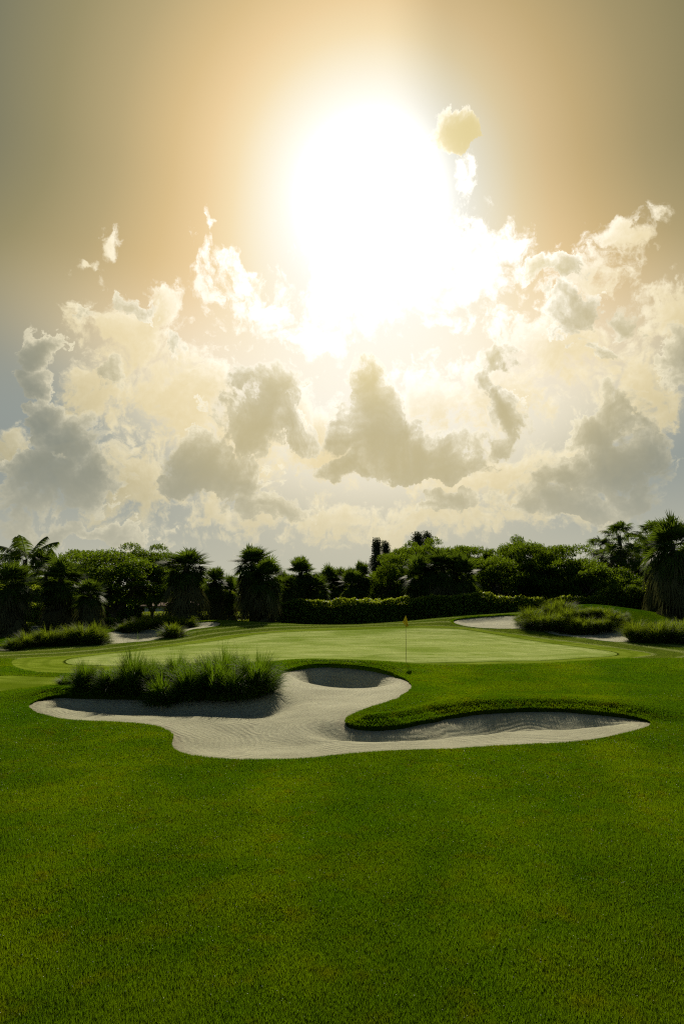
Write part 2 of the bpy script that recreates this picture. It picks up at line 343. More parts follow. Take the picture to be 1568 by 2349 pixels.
# ------------------------------------------------------------------ ground meshes
def build_ground():
    rows = [-60, -40, -25, -15, -8, -4, -1.5, 0]; d = 1.0
    while d < 70: rows.append(d); d += .0062*(d+2.2)
    while d < 600: rows.append(d); d *= 1.13
    rows = np.array(rows); nc = 540
    u = np.linspace(-1, 1, nc); ext = np.array([1.1, 1.3, 1.7]); u = np.r_[-ext[::-1], u, ext]; nc = len(u)
    Wd = 4.5+.62*np.clip(rows, 0, 1e9)
    X = (u[None]*Wd[:, None]); X[:, 0] = -600; X[:, -1] = 600; X[:, 1] = np.minimum(X[:, 1], -60-rows*.6*(rows > 0)); X[:, -2] = -X[:, 1]; Y = np.repeat(rows[:, None], nc, 1)
    x = X.ravel(); y = Y.ravel(); zg, zs, sd, far = heights(x, y)
    sg, _ = sdist(G_POLY, x, y, 12); sc = collar_sd(x, y, 14)
    V = np.c_[x, y, zg]; A = np.c_[zs, sd, sg, sc]
    i = np.arange(len(rows)-1)[:, None]*nc+np.arange(nc-1)[None]
    T = np.concatenate([np.stack([i, i+1, i+nc+1], -1).reshape(-1, 3), np.stack([i, i+nc+1, i+nc], -1).reshape(-1, 3)])
    def clip(V, A, T, s):
        c = (s >= 0)[T].sum(1); Tin = [T[c == 3]]; Tout = [T[c == 0]]
        nv = []; na = []; cache = {}; base = len(V); ti = []; to = []; seg = []
        def cut(a, b):
            k = (a, b) if a < b else (b, a)
            if k not in cache:
                a, b = k; f = s[a]/(s[a]-s[b]); cache[k] = base+len(nv)
                nv.append(V[a]+(V[b]-V[a])*f); na.append(A[a]+(A[b]-A[a])*f)
            return cache[k]
        for tri in T[(c == 1) | (c == 2)]:
            ins = [s[q] >= 0 for q in tri]; one = ins.index(True) if sum(ins) == 1 else ins.index(False)
            a, b, e = int(tri[one]), int(tri[(one+1) % 3]), int(tri[(one+2) % 3])
            ab = cut(a, b); ae = cut(a, e)
            A1, A2 = (ti, to) if sum(ins) == 1 else (to, ti)
            A1.append((a, ab, ae)); A2 += [(ab, b, e), (ab, e, ae)]; seg.append((ab, ae))
        if nv: V = np.r_[V, nv]; A = np.r_[A, na]
        cat = lambda L, x: np.concatenate([L[0], np.array(x, int).reshape(-1, 3)])
        return V, A, cat(Tin, ti), cat(Tout, to), np.array(seg, int).reshape(-1, 2)
    V, A, Ts, Tr, seg = clip(V, A, T, A[:, 1]); skirt = seg
    V, A, Tg, Tr, s2 = clip(V, A, Tr, A[:, 2])
    V, A, Tc, Tr, s3 = clip(V, A, Tr, A[:, 3])
    def emit(name, T, mats, zcol=None, parts=None, extra=None):
        used, inv = np.unique(T, return_inverse=True); VV = V[used].copy(); AA = A[used]
        if zcol is not None: VV[:, 2] = AA[:, 0]
        return VV, AA, inv.reshape(-1, 3)
    # sand split into one object per bunker
    VV, AA, TT = emit('sand', Ts, None, 0)
    cen = VV[TT].mean(1); best = None; dist = []
    for p in B_POLY:
        s_, _ = sdist(p, cen[:, 0], cen[:, 1]); dist.append(s_)
    own = np.argmax(np.array(dist), 0)
    labels = ['large curved sand bunker with raked sand in front of the green', 'sand bunker behind the left of the green, with one round grass clump in it',
              'sand bunker beneath the grassy mound behind the right of the green', 'sliver of sand in the shade at the left edge of the photo']
    names = ['sand_bunker']*4
    for k in range(4):
        Tk = TT[own == k]
        if len(Tk) == 0: continue
        used, inv = np.unique(Tk, return_inverse=True)
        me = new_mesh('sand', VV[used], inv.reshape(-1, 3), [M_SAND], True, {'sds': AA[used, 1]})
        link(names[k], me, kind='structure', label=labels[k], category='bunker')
    for nm, T_, M_, lb in (('putting_green', Tg, M_GREEN, 'pale closely mown putting green around the flagstick'), ('green_collar', Tc, M_COLLAR, 'slightly longer band of turf ringing the pale green')):
        VV, AA, TT = emit(nm, T_, None)
        link(nm, new_mesh(nm, VV, TT, [M_], True, {'sdg': AA[:, 2], 'sdc': AA[:, 3]}), kind='structure', label=lb, category='turf')
    # lawn with the lip skirt down to the sand
    VV, AA, TT = emit('lawn', Tr, None)
    a = V[skirt[:, 0]].copy(); b = V[skirt[:, 1]].copy(); a2 = a.copy(); b2 = b.copy()
    a2[:, 2] = A[skirt[:, 0], 0]-.06; b2[:, 2] = A[skirt[:, 1], 0]-.06
    n = len(a); SV = np.concatenate([a, b, b2, a2]); k = np.arange(n)
    ST = np.concatenate([np.stack([k, k+n, k+2*n], -1), np.stack([k, k+2*n, k+3*n], -1)])+len(VV)
    sdc = np.r_[AA[:, 3], np.full(4*n, -9)]; x = np.r_[VV[:, 0], SV[:, 0]]; y = np.r_[VV[:, 1], SV[:, 1]]
    mow = ss(-9, -.5, sdc)*ss(24, 30, y)
    link('ground', new_mesh('ground', np.r_[VV, SV], np.r_[TT, ST], [M_LAWN], True, {'sdc': sdc, 'mow': mow}), kind='structure', label='green fairway and rough around the bunkers', category='lawn')
build_ground()

# ------------------------------------------------------------------ grass blades on the lawn
def blades(name, x, y, z, h, w, lean_az=None, lean=None, label=''):
    n = len(x); az = RG.random(n)*2*math.pi
    la = RG.random(n)*2*math.pi if lean_az is None else lean_az
    ln = RG.random(n)*.75+.05 if lean is None else lean
    P = np.c_[x, y, z-.006]; S = np.c_[np.cos(az), np.sin(az), np.zeros(n)]
    tip = P+np.c_[np.cos(la)*np.sin(ln), np.sin(la)*np.sin(ln), np.cos(ln)]*h[:, None]
    V = np.stack([P-S*w[:, None]/2, P+S*w[:, None]/2, tip], 1).reshape(-1, 3)
    T = np.arange(3*n).reshape(-1, 3)
    me = new_mesh(name, V, T, [M_BLADE], False, {'rnd': np.repeat(RG.random(n), 3)})
    return link(name, me, kind='stuff', label=label, category='grass')
def build_blades():
    ds = np.arange(2.4, 33, .1); X = []; Y = []
    for d in ds:
        w = max(.0032, .0009*d); h = .034; dens = 1.15/(w*h/2); wd = 1.16*d+1.6
        if d > 26: dens *= .5
        n = int(dens*wd*.1); X.append((RG.random(n)-.5)*wd); Y.append(d+RG.random(n)*.1)
    x = np.concatenate(X); y = np.concatenate(Y)
    sd, ny = sand_sd(x, y); sc = collar_sd(x, y, .5)
    k = (sd < 0) & (sc < 0); x, y, sd, ny = x[k], y[k], sd[k], ny[k]
    zg = heights(x, y, (sd, ny))[0]
    n = len(x); h = (.022+.024*RG.random(n))*(1+.5*fbm(x*1.5, y*1.5, 51, 3)*2)*(1+.012*y)
    w = np.maximum(.0032, .0009*y)*(.7+.6*RG.random(n))
    blades('lawn_grass', x, y, zg, h, w, label='short dewy grass blades covering the fairway and the banks around the big bunker')
    # fringe hanging over bunker lips
    X = []; Y = []; LA = []; HH = []
    for bi, p in enumerate(B_POLY):
        q = np.roll(p, -1, 0); L = np.hypot(*(q-p).T); dens = 900 if bi == 0 else 330
        cnt = (L*dens).astype(int); 
        for a, b, c in zip(p, q, cnt):
            t = RG.random(c)[:, None]; e = (b-a)/(np.linalg.norm(b-a)+1e-9); s = -.02-.22*RG.random(c)**1.5
            nrm = np.array([-e[1], e[0]]); area = (p[:, 0]*np.roll(p[:, 1], -1)-np.roll(p[:, 0], -1)*p[:, 1]).sum()
            if area < 0: nrm = -nrm
            far = ss(-.2, .6, np.array([-nrm[1]]))[0]
            pos = a+(b-a)*t+nrm*s[:, None]; X.append(pos[:, 0]); Y.append(pos[:, 1]); LA.append(np.full(c, math.atan2(nrm[1], nrm[0]))+RG.normal(0, .7, c)); HH.append((.035+.05*RG.random(c))*(.55+.75*far))
    x = np.concatenate(X); y = np.concatenate(Y); la = np.concatenate(LA); h = np.concatenate(HH)
    zg, zs, sd, far = heights(x, y); k = sd < .02; x, y, la, h, zg = x[k], y[k], la[k], h[k], zg[k]
    blades('bunker_lip_grass', x, y, zg, h, np.maximum(.006, .0011*y), la, .3+.9*RG.random(len(x)), label='longer turf blades hanging over the lips of the bunkers')
build_blades()
def dew():
    n = 6000; y = 2.6+18*RG.random(n)**.8; x = (RG.random(n)-.5)*(1.16*y+1.6); sdn = sand_sd(x, y); k = sdn[0] < -.1; x, y = x[k], y[k]
    z = height(x, y)+.03+.012*RG.random(len(x)); r = (.0015+.00026*y)*(.4+.9*RG.random(len(x))**2)
    o6 = np.array([(1,0,0),(0,1,0),(-1,0,0),(0,-1,0),(0,0,1),(0,0,-1)], float)
    V = (np.c_[x, y, z][:, None]+o6[None]*r[:, None, None]).reshape(-1, 3); T = np.array([(0,1,4),(1,2,4),(2,3,4),(3,0,4),(1,0,5),(2,1,5),(3,2,5),(0,3,5)])
    T = (np.arange(len(x))[:, None, None]*6+T[None]).reshape(-1, 3)
    m, t = mat('dew'); b = t.node('ShaderNodeBsdfPrincipled', {'Base Color': (.9, .92, .85, 1), 'Roughness': .15, 'Specular IOR Level': 1.}); tr = t.node('ShaderNodeBsdfTranslucent', {'Color': (.95, .97, .85, 1)})  # white colour stands in for the sun glint of clear drops
    mx = t.node('ShaderNodeMixShader', {0: .55, 1: b.outputs[0], 2: tr.outputs[0]}); t.l.new(mx.outputs[0], t.out.inputs[0])
    link('dew_drops', new_mesh('dew', V, T, [m], True), kind='stuff', label='dew drops scattered over the lawn, their sparkle put in as white colour', category='dew')
dew()
# ------------------------------------------------------------------ plant materials
M_REED = leaf_mat('clump blades', (.014, .040, .003, 1), (.050, .088, .006, 1), (.20, .35, .010, 1), .36, .58, .07, 1.5, (.20, .16, .06, 1))
M_PALM = leaf_mat('palm fronds', (.024, .046, .009, 1), (.056, .086, .015, 1), (.18, .28, .016, 1), .30, .6, .04, .4)
M_DEAD = leaf_mat('hanging dry fronds', (.064, .060, .027, 1), (.100, .108, .042, 1), (.12, .13, .035, 1), .18, .8, .0, .5)
M_LEAF = leaf_mat('tree leaves', (.019, .044, .003, 1), (.048, .090, .006, 1), (.25, .38, .012, 1), .33, .6, .06, .35)
M_HEDGE = leaf_mat('hedge leaves', (.036, .078, .006, 1), (.110, .170, .014, 1), (.50, .62, .03, 1), .40, .5, .15, .9)
M_PINE = leaf_mat('casuarina needles', (.045, .055, .030, 1), (.065, .080, .040, 1), (.12, .15, .05, 1), .25, .6, .2, .4)
M_BARK = plain_mat('bark', (.055, .045, .032, 1), (.12, .10, .075, 1), 6, .95, .8, .1, (1, 1, .4))
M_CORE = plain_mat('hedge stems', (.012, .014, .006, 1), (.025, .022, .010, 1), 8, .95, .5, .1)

# ------------------------------------------------------------------ tussock of ornamental grass
def tussock(seed, n=3000, H=1.05, spread=.95):
    g = np.random.default_rng(seed); k = 6; nb = 85
    b_az = g.random(nb)*2*math.pi; b_lean = (.02+1.15*g.random(nb)**1.1)*spread; b_r = .26*np.sqrt(g.random(nb)); b_L = H*(.62+.5*g.random(nb)); b_c = g.random(nb)
    b_ln = .4+1.9*g.random(nb)
    i = g.integers(0, nb, n); az = b_az[i]+g.normal(0, .22, n); r0 = b_r[i]; L = b_L[i]*(.55+.6*g.random(n)); lean = np.abs(b_lean[i]+g.normal(0, .12, n)); bend = b_ln[i]*(.5+.8*g.random(n))*(.35+.65*spread)
    s = np.linspace(0, 1, k); ang = np.minimum(lean[:, None]+bend[:, None]*s[None]**1.7, 2.75)
    ds = (L/(k-1))[:, None]; hx = np.c_[np.zeros(n), np.cumsum(np.sin(ang[:, :-1])*ds, 1)]; hz_ = np.c_[np.zeros(n), np.cumsum(np.cos(ang[:, :-1])*ds, 1)]
    az2 = az+g.normal(0, .15, n); ox = np.cos(b_az[i])*r0+g.normal(0, .025, n); oy = np.sin(b_az[i])*r0+g.normal(0, .025, n)
    C = np.stack([ox[:, None]+np.cos(az2)[:, None]*hx, oy[:, None]+np.sin(az2)[:, None]*hx, np.maximum(hz_-.03, -.05)], -1)
    S = norm(np.c_[-np.sin(az2), np.cos(az2), g.normal(0, .3, n)])
    W = .0098*(1-s**2*.93)[None]*(.6+.8*g.random(n))[:, None]
    V, Q, R = strips(C, S, W, np.clip(b_c[i]*.75+.25*g.random(n), 0, 1))
    return new_mesh('blades', V, Q, [M_REED], False, {'rnd': R})
def tuft_flowers(seed, n=26):
    g = np.random.default_rng(seed); k = 5; az = g.random(n)*2*math.pi; s = np.linspace(0, 1, k)
    ang = (.05+.35*g.random(n))[:, None]+.25*s[None]; L = 1.25+.3*g.random(n); ds = (L/(k-1))[:, None]
    hx = np.c_[np.zeros(n), np.cumsum(np.sin(ang[:, :-1])*ds, 1)]; hz_ = np.c_[np.zeros(n), np.cumsum(np.cos(ang[:, :-1])*ds, 1)]
    C = np.stack([np.cos(az)[:, None]*hx, np.sin(az)[:, None]*hx, hz_], -1)
    V, Q, R = strips(C, np.c_[-np.sin(az), np.cos(az), np.zeros(n)], .0026*np.ones((n, k)), g.random(n)*.3+.6)
    return new_mesh('stalks', V, Q, [M_REED], False, {'rnd': R})
TUS = [tussock(11), tussock(12, 3000, 1.0, 1.12), tussock(13, 2800, 1.1, .8), tussock(14, 3000, .95, 1.2), tussock(15, 3000, 1.05, 1.0), tussock(16, 3000, 1.1, .9)]
STK = [tuft_flowers(21), tuft_flowers(22, 18)]
M_REED2 = leaf_mat('olive clump blades', (.022, .046, .003, 1), (.075, .095, .008, 1), (.27, .37, .015, 1), .38, .6, .05, 1.2, (.22, .18, .06, 1))
def recolour(me):
    m2 = me.copy(); m2.materials[0] = M_REED2; return m2
TUS2 = [recolour(m_) for m_ in TUS]
def place_tussock(px, row, hpx, rpx, label, group, v, stalks=False, d=None):
    if d is None: x, y = march(px, row)
    else: x, y = at(px, row, d)[:2]
    zg, zs, sd, far = heights(np.array([x]), np.array([y])); z = float(zs[0] if sd[0] > 0 else zg[0])
    hm = hpx*y/F; rm = rpx*y/F
    o = link('grass_clump', None, loc=(x, y, z-.02), label=label, category='ornamental grass', group=group)
    k = hm/.98; kr = rm/.62
    o.scale = (kr, kr, k); o.rotation_euler = (0, 0, RG.random()*6.28)
    link('blades', (TUS if group == G1 else TUS2)[v % 6], o)
    if stalks: link('stalks', STK[v % 2], o)
    return o
G1 = 'tall grass clumps in the island of the big bunker'
ISL = [ # px,row,h,r,label,stalks
 (193,1589,66,27,'small clump at the left end of the row of tall grass in the big bunker',0),
 (252,1592,52,30,'low sagging clump just left of the one with thin seed stalks in the bunker grass',0),
 (303,1595,88,34,'clump with thin seed stalks at the front left of the bunker grass',1),
 (352,1581,66,24,'dark clump at the back behind the left half of the bunker grass',0),
 (374,1603,72,38,'wide drooping clump at the front, left of the middle of the bunker grass',0),
 (403,1580,68,28,'clump with wispy stalks standing at the back middle of the bunker grass',1),
 (434,1599,86,38,'front clump at the middle of the bunker grass with bright glossy blades',0),
 (492,1598,90,44,'broad bright green clump at the front, right of the middle of the bunker grass',0),
 (513,1568,70,34,'tallest clump, with spiky stalks, at the back right of the bunker grass',1),
 (549,1568,64,32,'dark spiky clump at the back right, beside the tallest clump of the bunker grass',1),
 (540,1598,68,42,'rounded clump at the front right, between the broad bright green and the yellow green clumps',0),
 (588,1590,80,42,'yellow green clump with glossy blades near the right end of the bunker grass',0),
 (610,1584,62,32,'clump at the right end of the bunker grass, leaning over the raked sand',0),
 (463,1576,48,30,'short clump hidden between the taller ones at the back middle of the bunker grass',0),
 (152,1580,22,18,'tiny wispy tuft on the lip left of the bunker grass',0),
 (222,1586,44,28,'low shaded clump touching the small clump at the left end of the bunker grass',0),
 (278,1584,52,30,'low clump tucked behind the clump with thin seed stalks',0),
 (336,1592,60,34,'shaded clump between the seed stalk clump and the wide drooping clump',0),
 (404,1588,62,36,'clump filling the gap behind the wide drooping clump, middle of the bunker grass',0),
 (462,1588,66,38,'dark clump filling the gap just left of the broad bright green clump',0),
 (518,1584,66,38,'dark clump in the second row below the tallest clump of the bunker grass',0),
 (565,1580,64,38,'clump in the second row left of the yellow green clump of the bunker grass',0)]
for i, (a, b, h, r, lb, st) in enumerate(ISL): place_tussock(a, b, h, r, lb, G1, i, bool(st))
G2 = 'grass clumps behind the left end of the green'
for i, (a, b, h, r, lb) in enumerate([
 (34,1489,28,22,'dark low clump at the far left end of the left back row of grass'),
 (62,1486,34,24,'clump in front of the clipped round-topped shrub, second from the left'),
 (88,1483,38,24,'clump in front of the green utility box, in the left back row of grass'),
 (112,1482,46,26,'spiky clump just right of the utility box, leaning right'),
 (140,1480,32,24,'low clump in the dip in the middle of the left back row of grass'),
 (163,1478,46,30,'rounded tall clump right of the dip in the left back row of grass'),
 (194,1478,50,32,'tallest clump of the left back row, third from its right end'),
 (218,1477,44,28,'bright clump second from the right end of the left back row of grass'),
 (234,1474,32,20,'clump at the right end of the left back row, against the sand')]): place_tussock(a, b, h, r, lb, G2, i+1)
G3 = 'grass clumps at the back of the left bunker'
for i, (a, b, h, r, lb) in enumerate([
 (282,1446,24,17,'clump at the left end of the hedge of grass behind the left bunker'),
 (303,1444,28,19,'second clump from the left in the grass behind the left bunker'),
 (325,1442,29,19,'third clump from the left in the grass behind the left bunker'),
 (347,1440,29,19,'clump under the forked tree, middle of the grass behind the left bunker'),
 (369,1438,27,18,'clump right of the middle in the grass behind the left bunker'),
 (391,1436,25,18,'clump behind the lone round clump, in the grass behind the left bunker'),
 (413,1434,26,17,'second clump from the right in the grass behind the left bunker'),
 (433,1432,27,19,'clump at the right end of the grass behind the left bunker')]): place_tussock(a, b, h, r, lb, G3, i)
place_tussock(396, 1460, 36, 25, 'lone round clump of bright grass standing in the left back bunker', 'grass clumps at the back of the left bunker', 1)
G4 = 'grass clumps on the mound behind the right of the green'
D4 = [(1198,1424,26,16,'small clump at the left foot of the right mound beside the sand'),(1215,1434,48,24,'tall bright clump at the left end of the right mound'),(1222,1442,32,22,'low clump at the front left foot of the right mound'),
 (1240,1423,36,24,'clump high on the left shoulder of the right mound'),(1247,1443,44,28,'bright clump at the front left of the right mound, second row from the end'),(1268,1415,34,24,'clump near the top left of the right mound'),
 (1274,1443,44,28,'clump at the front of the right mound, left of its middle'),(1290,1408,36,26,'tallest bright clump crowning the right mound, left of its bare ridge'),(1300,1430,40,28,'clump halfway up the right mound below the crowning clump'),
 (1304,1445,34,26,'clump at the front foot of the right mound near its middle'),(1328,1420,30,26,'clump halfway up the right mound under the lit ridge'),(1331,1444,38,28,'dark clump at the front middle of the right mound'),
 (1356,1416,26,24,'shaded clump just under the highest point of the lit ridge'),(1358,1442,38,27,'dark clump at the front of the right mound, right of its middle'),(1384,1420,26,24,'shaded clump on the slope under the right half of the ridge'),
 (1386,1440,32,26,'dark clump at the front right of the right mound'),(1410,1433,32,22,'clump at the right end of the right mound, above the sand'),(1424,1422,18,16,'small dark clump at the upper right end of the right mound')]
for i, (a, b, h, r, lb) in enumerate(D4): place_tussock(a, b, h, r, lb, G4, i)
G5 = 'grass clumps at the right edge of the photo'
for i, (a, b, h, r, lb) in enumerate([
 (1456,1468,46,28,'bright clump at the left end of the right edge clumps, against the sand'),(1478,1472,42,28,'front clump second from the left of the right edge clumps'),(1492,1452,32,26,'clump behind, second from the left of the right edge clumps'),
 (1508,1472,48,30,'front clump in the middle of the right edge clumps'),(1528,1452,34,26,'clump behind the middle of the right edge clumps, under the dark palm'),(1540,1472,46,30,'dark front clump, second from the photo edge at the right'),
 (1560,1455,34,26,'dark clump behind at the right edge of the photo'),(1572,1473,46,30,'dark front clump cut by the right edge of the photo')]): place_tussock(a, b, h, r, lb, G5, i+2)

# ------------------------------------------------------------------ palms
def fan_fronds(g, geo, top, n, el_rng, Lp, Ls, grav, nseg=20, curl=.35, spread=2.2, jit=.12):
    """costapalmate fan leaves growing from point top"""
    for i in range(n):
        az = g.random()*2*math.pi; el = el_rng[0]+(el_rng[1]-el_rng[0])*g.random()
        D = np.array([math.cos(az)*math.cos(el), math.sin(az)*math.cos(el), math.sin(el)]); lp = Lp*(.75+.5*g.random())
        s = np.linspace(0, 1, 5)[:, None]
        C = top+g.normal(0, jit, 3)+D*lp*s+np.array([0, 0, -1])*grav*lp*.5*s*s
        T = norm(C[-1]-C[-2]); S = norm(np.cross(T, [0, 0, 1.])+g.normal(0, .15, 3)); N = np.cross(S, T)
        V, Q, R = strips(C[None], S[None], np.array([[.03, .022, .018, .015, .012]])); rr = g.random(); geo.add(V, Q, np.full(len(V), rr))
        a = np.linspace(-spread, spread, nseg)+g.normal(0, .04, nseg); ls = Ls*(1-.22*(abs(a)/spread)**2)*(.85+.3*g.random(nseg))
        dirs = np.cos(a)[:, None]*T+np.sin(a)[:, None]*S+N*.18*(abs(a)/spread)[:, None]; dirs = norm(dirs)
        t = np.linspace(0, 1, 5); hub = C[-1]
        P = hub+dirs[:, None]*(ls[:, None]*t[None])[..., None]+np.array([0, 0, -1])*(curl*ls[:, None]*t[None]**2.2)[..., None]
        da = 2*spread/nseg; w = np.array([.0, .27, .36, .2, .0])[None]*ls[:, None]*da*.55+.003
        SS = norm(np.cross(dirs, N)); V, Q, R = strips(P, SS, w); geo.add(V, Q, np.clip(rr+g.normal(0, .05, len(V)), 0, 1))
def sabal(seed, H=6.5, R=1.9, skirt=4.2, ng=46, nd=70):
    """dense cabbage palm: crown of green fans and a long skirt of hanging fans"""
    g = np.random.default_rng(seed); top = np.array([0, 0, H-1.15]); c = Geo(); dd = Geo()
    fan_fronds(g, c, top, int(ng*.9), (.2, 1.5), R*.50, R*.55, .22, 17, .08)
    fan_fronds(g, c, top, int(ng*.6), (-.5, .7), R*.50, R*.50, .45, 17, .15)
    fan_fronds(g, c, top-[0, 0, .35], 30, (-.9, .1), R*.48, R*.50, .7, 18, .5)
    for i in range(nd):
        h = top[2]+.05-(skirt-.4)*g.random()**1.35
        fan_fronds(g, dd, np.array([0, 0, max(h, 1.0)]), 1, (-1.15, -.35), R*.60*(.7+.45*g.random()), R*.52, .85, 13, 1.0, 1.7, .1)
    tr = Geo(); P = [(g.normal(0, .03), g.normal(0, .03), z) for z in np.linspace(-.3, H-1.1, 8)]
    V, Q = tube(P, np.linspace(.24, .19, 8), 9); tr.add(V, Q)
    return {'crown': c.mesh('crown', [M_PALM]), 'dry_skirt': dd.mesh('dry_skirt', [M_DEAD]), 'trunk': tr.mesh('trunk', [M_BARK], True), 'H': H-1.15+R*1.0, 'R': R*1.02}
def washingtonia(seed, H=9.0, R=1.8, skirt=1.8):
    g = np.random.default_rng(seed); top = np.array([0, 0, H-.9]); c = Geo(); dd = Geo()
    fan_fronds(g, c, top, 26, (-.5, 1.4), R*.60, R*.50, .35, 22, .45, 2.0, .06)
    fan_fronds(g, dd, top-[0, 0, .35], 16, (-1.35, -.8), R*.5, R*.45, .6, 16, .8, 1.8, .08)
    for i in range(14): fan_fronds(g, dd, top-[0, 0, .4+skirt*g.random()], 1, (-1.4, -.9), R*.35, R*.4, .6, 12, .9, 1.6, .05)
    tr = Geo(); P = [(.12*math.sin(z*.4), 0, z) for z in np.linspace(-.3, H-.8, 9)]; V, Q = tube(P, np.linspace(.22, .15, 9), 9); tr.add(V, Q)
    return {'crown': c.mesh('crown', [M_PALM]), 'dry_skirt': dd.mesh('dry_skirt', [M_DEAD]), 'trunk': tr.mesh('trunk', [M_BARK], True), 'H': H+R*.75, 'R': R*1.0}
def coconut(seed, H=6.5, L=3.2, n=15):
    g = np.random.default_rng(seed); top = np.array([.2, 0, H-1.6]); c = Geo()
    for i in range(n):
        az = i*2.4+g.normal(0, .2); el = -.15+1.5*(i/n); D = np.array([math.cos(az)*math.cos(el), math.sin(az)*math.cos(el), math.sin(el)]); l = L*(.8+.3*g.random()); k = 12
        s = np.linspace(0, 1, k)[:, None]; C = top+D*l*s+np.array([0, 0, -1])*l*(.40)*s**2.2
        T = norm(np.gradient(C, axis=0)); S0 = norm(np.cross(D, [0, 0, 1.])+g.normal(0, .1, 3)); rr = g.random()
        V, Q, R = strips(C[None], S0[None], .035*(1-.8*s.T)); geo_r = np.full(len(V), rr); c.add(V, Q, geo_r)
        m = 46; u = np.linspace(.12, .99, m); iu = u*(k-1); i0 = np.minimum(iu.astype(int), k-2); fr = (iu-i0)[:, None]
        B = C[i0]*(1-fr)+C[i0+1]*fr; TT = norm(T[i0]*(1-fr)+T[i0+1]*fr); ll = .74*np.sin(np.clip(u*1.05+.12, 0, 1)*math.pi)**.6*(L/3.2)
        for sg in (-1, 1):
            dirs = norm(S0*sg*.85+TT*.55+np.array([0, 0, -.25])+g.normal(0, .07, (m, 3))); t = np.linspace(0, 1, 4)
            P = B[:, None]+dirs[:, None]*(ll[:, None]*t)[..., None]+np.array([0, 0, -1])*(ll[:, None]*.55*t**2)[..., None]
            V, Q, R = strips(P, TT, np.array([[.02, .03, .022, .003]]).repeat(m, 0), np.full(m, rr)); c.add(V, Q, R)
    tr = Geo(); P = [(.2*(z/H)**2, 0, z) for z in np.linspace(-.3, H-1.6, 9)]; V, Q = tube(P, np.linspace(.2, .13, 9), 9); tr.add(V, Q)
    return {'crown': c.mesh('crown', [M_PALM]), 'trunk': tr.mesh('trunk', [M_BARK], True), 'H': H+L*.35, 'R': L*.85}

# ------------------------------------------------------------------ broadleaf trees, casuarinas, hedges
def leaf_quads(g, P, size, up=.5):
    n = len(P); N = norm(g.normal(0, 1, (n, 3))+[0, 0, up*1.6]); A = norm(np.cross(N, g.normal(0, 1, (n, 3)))); B = np.cross(N, A)
    s = size*(.6+.8*g.random(n))[:, None]
    V = np.stack([P-A*s*.55, P+B*s*.3, P+A*s*.55, P-B*s*.3], 1).reshape(-1, 3)
    return V, np.arange(4*n).reshape(-1, 4), np.repeat(np.clip(g.random(n), 0, 1), 4)
def broadleaf(seed, R=5.0, H=6.5, flat=.42, npuff=84, per=430, trunk_h=1.5, leaf=.17, base=1.5):
    g = np.random.default_rng(seed); c = Geo(); tr = Geo(); puffs = []
    for i in range(npuff):
        az = g.random()*2*math.pi; q = math.sqrt(g.random()); r = R*q*.95; top = H-flat*H*q**2.6*.6+g.normal(0, .42)
        under = g.random() < .55
        z = top-.3-g.random()*.4 if not under else base+(top-base)*(.15+.7*g.random())
        pr = (.65+.75*g.random())*R/5.0; puffs.append((np.array([math.cos(az)*r, math.sin(az)*r, z]), pr))
    for p, pr in puffs:
        n = int(per*pr); d = norm(g.normal(0, 1, (n, 3))); d[:, 2] = np.where(d[:, 2] < -.1, -d[:, 2], d[:, 2])
        rad = pr*(.55+.5*g.random(n)**.6)[:, None]; lump = 1+.22*np.sin(d[:, :1]*7+p[0])*np.cos(d[:, 1:2]*6+p[1])
        V, Q, Rn = leaf_quads(g, p+d*rad*lump*[1.25, 1.25, .46], leaf); c.add(V, Q, Rn)
        m = int(n*.06); d = norm(g.normal(0, 1, (m, 3))); V, Q, Rn = leaf_quads(g, p+d*pr*(1.0+.15*g.random((m, 1)))*[1.3, 1.3, .5], leaf); c.add(V, Q, Rn)
    nl = 6; fork = np.array([0, 0, trunk_h]); V, Q = tube([(0, 0, -.3), (.03, 0, trunk_h*.5), tuple(fork)], [.30, .25, .24], 9); tr.add(V, Q)
    limbs = []
    for i in range(nl):
        az = i/nl*2*math.pi+g.normal(0, .3); e = np.array([math.cos(az)*R*.5, math.sin(az)*R*.5, base+(H-base)*.5]); mid = fork*.5+e*.5+[g.normal(0, .2), g.normal(0, .2), -.35]
        t = np.linspace(0, 1, 7)[:, None]; P = (1-t)**2*fork+2*t*(1-t)*mid+t*t*e; limbs.append(P); V, Q = tube(P, np.linspace(.17, .07, 7), 7); tr.add(V, Q)
    for p, pr in puffs:
        j = int(np.argmin([np.linalg.norm(L[4]-p) for L in limbs])); a = limbs[j][int(g.integers(3, 7))]; t = np.linspace(0, 1, 4)[:, None]
        P = a+(p-a)*t+np.array([0, 0, -.25])*np.sin(t*math.pi); V, Q = tube(P, np.linspace(.055, .015, 4), 5); tr.add(V, Q)
    return {'crown': c.mesh('crown', [M_LEAF]), 'trunk': tr.mesh('trunk', [M_BARK], True), 'H': H+.4, 'R': R*1.05}
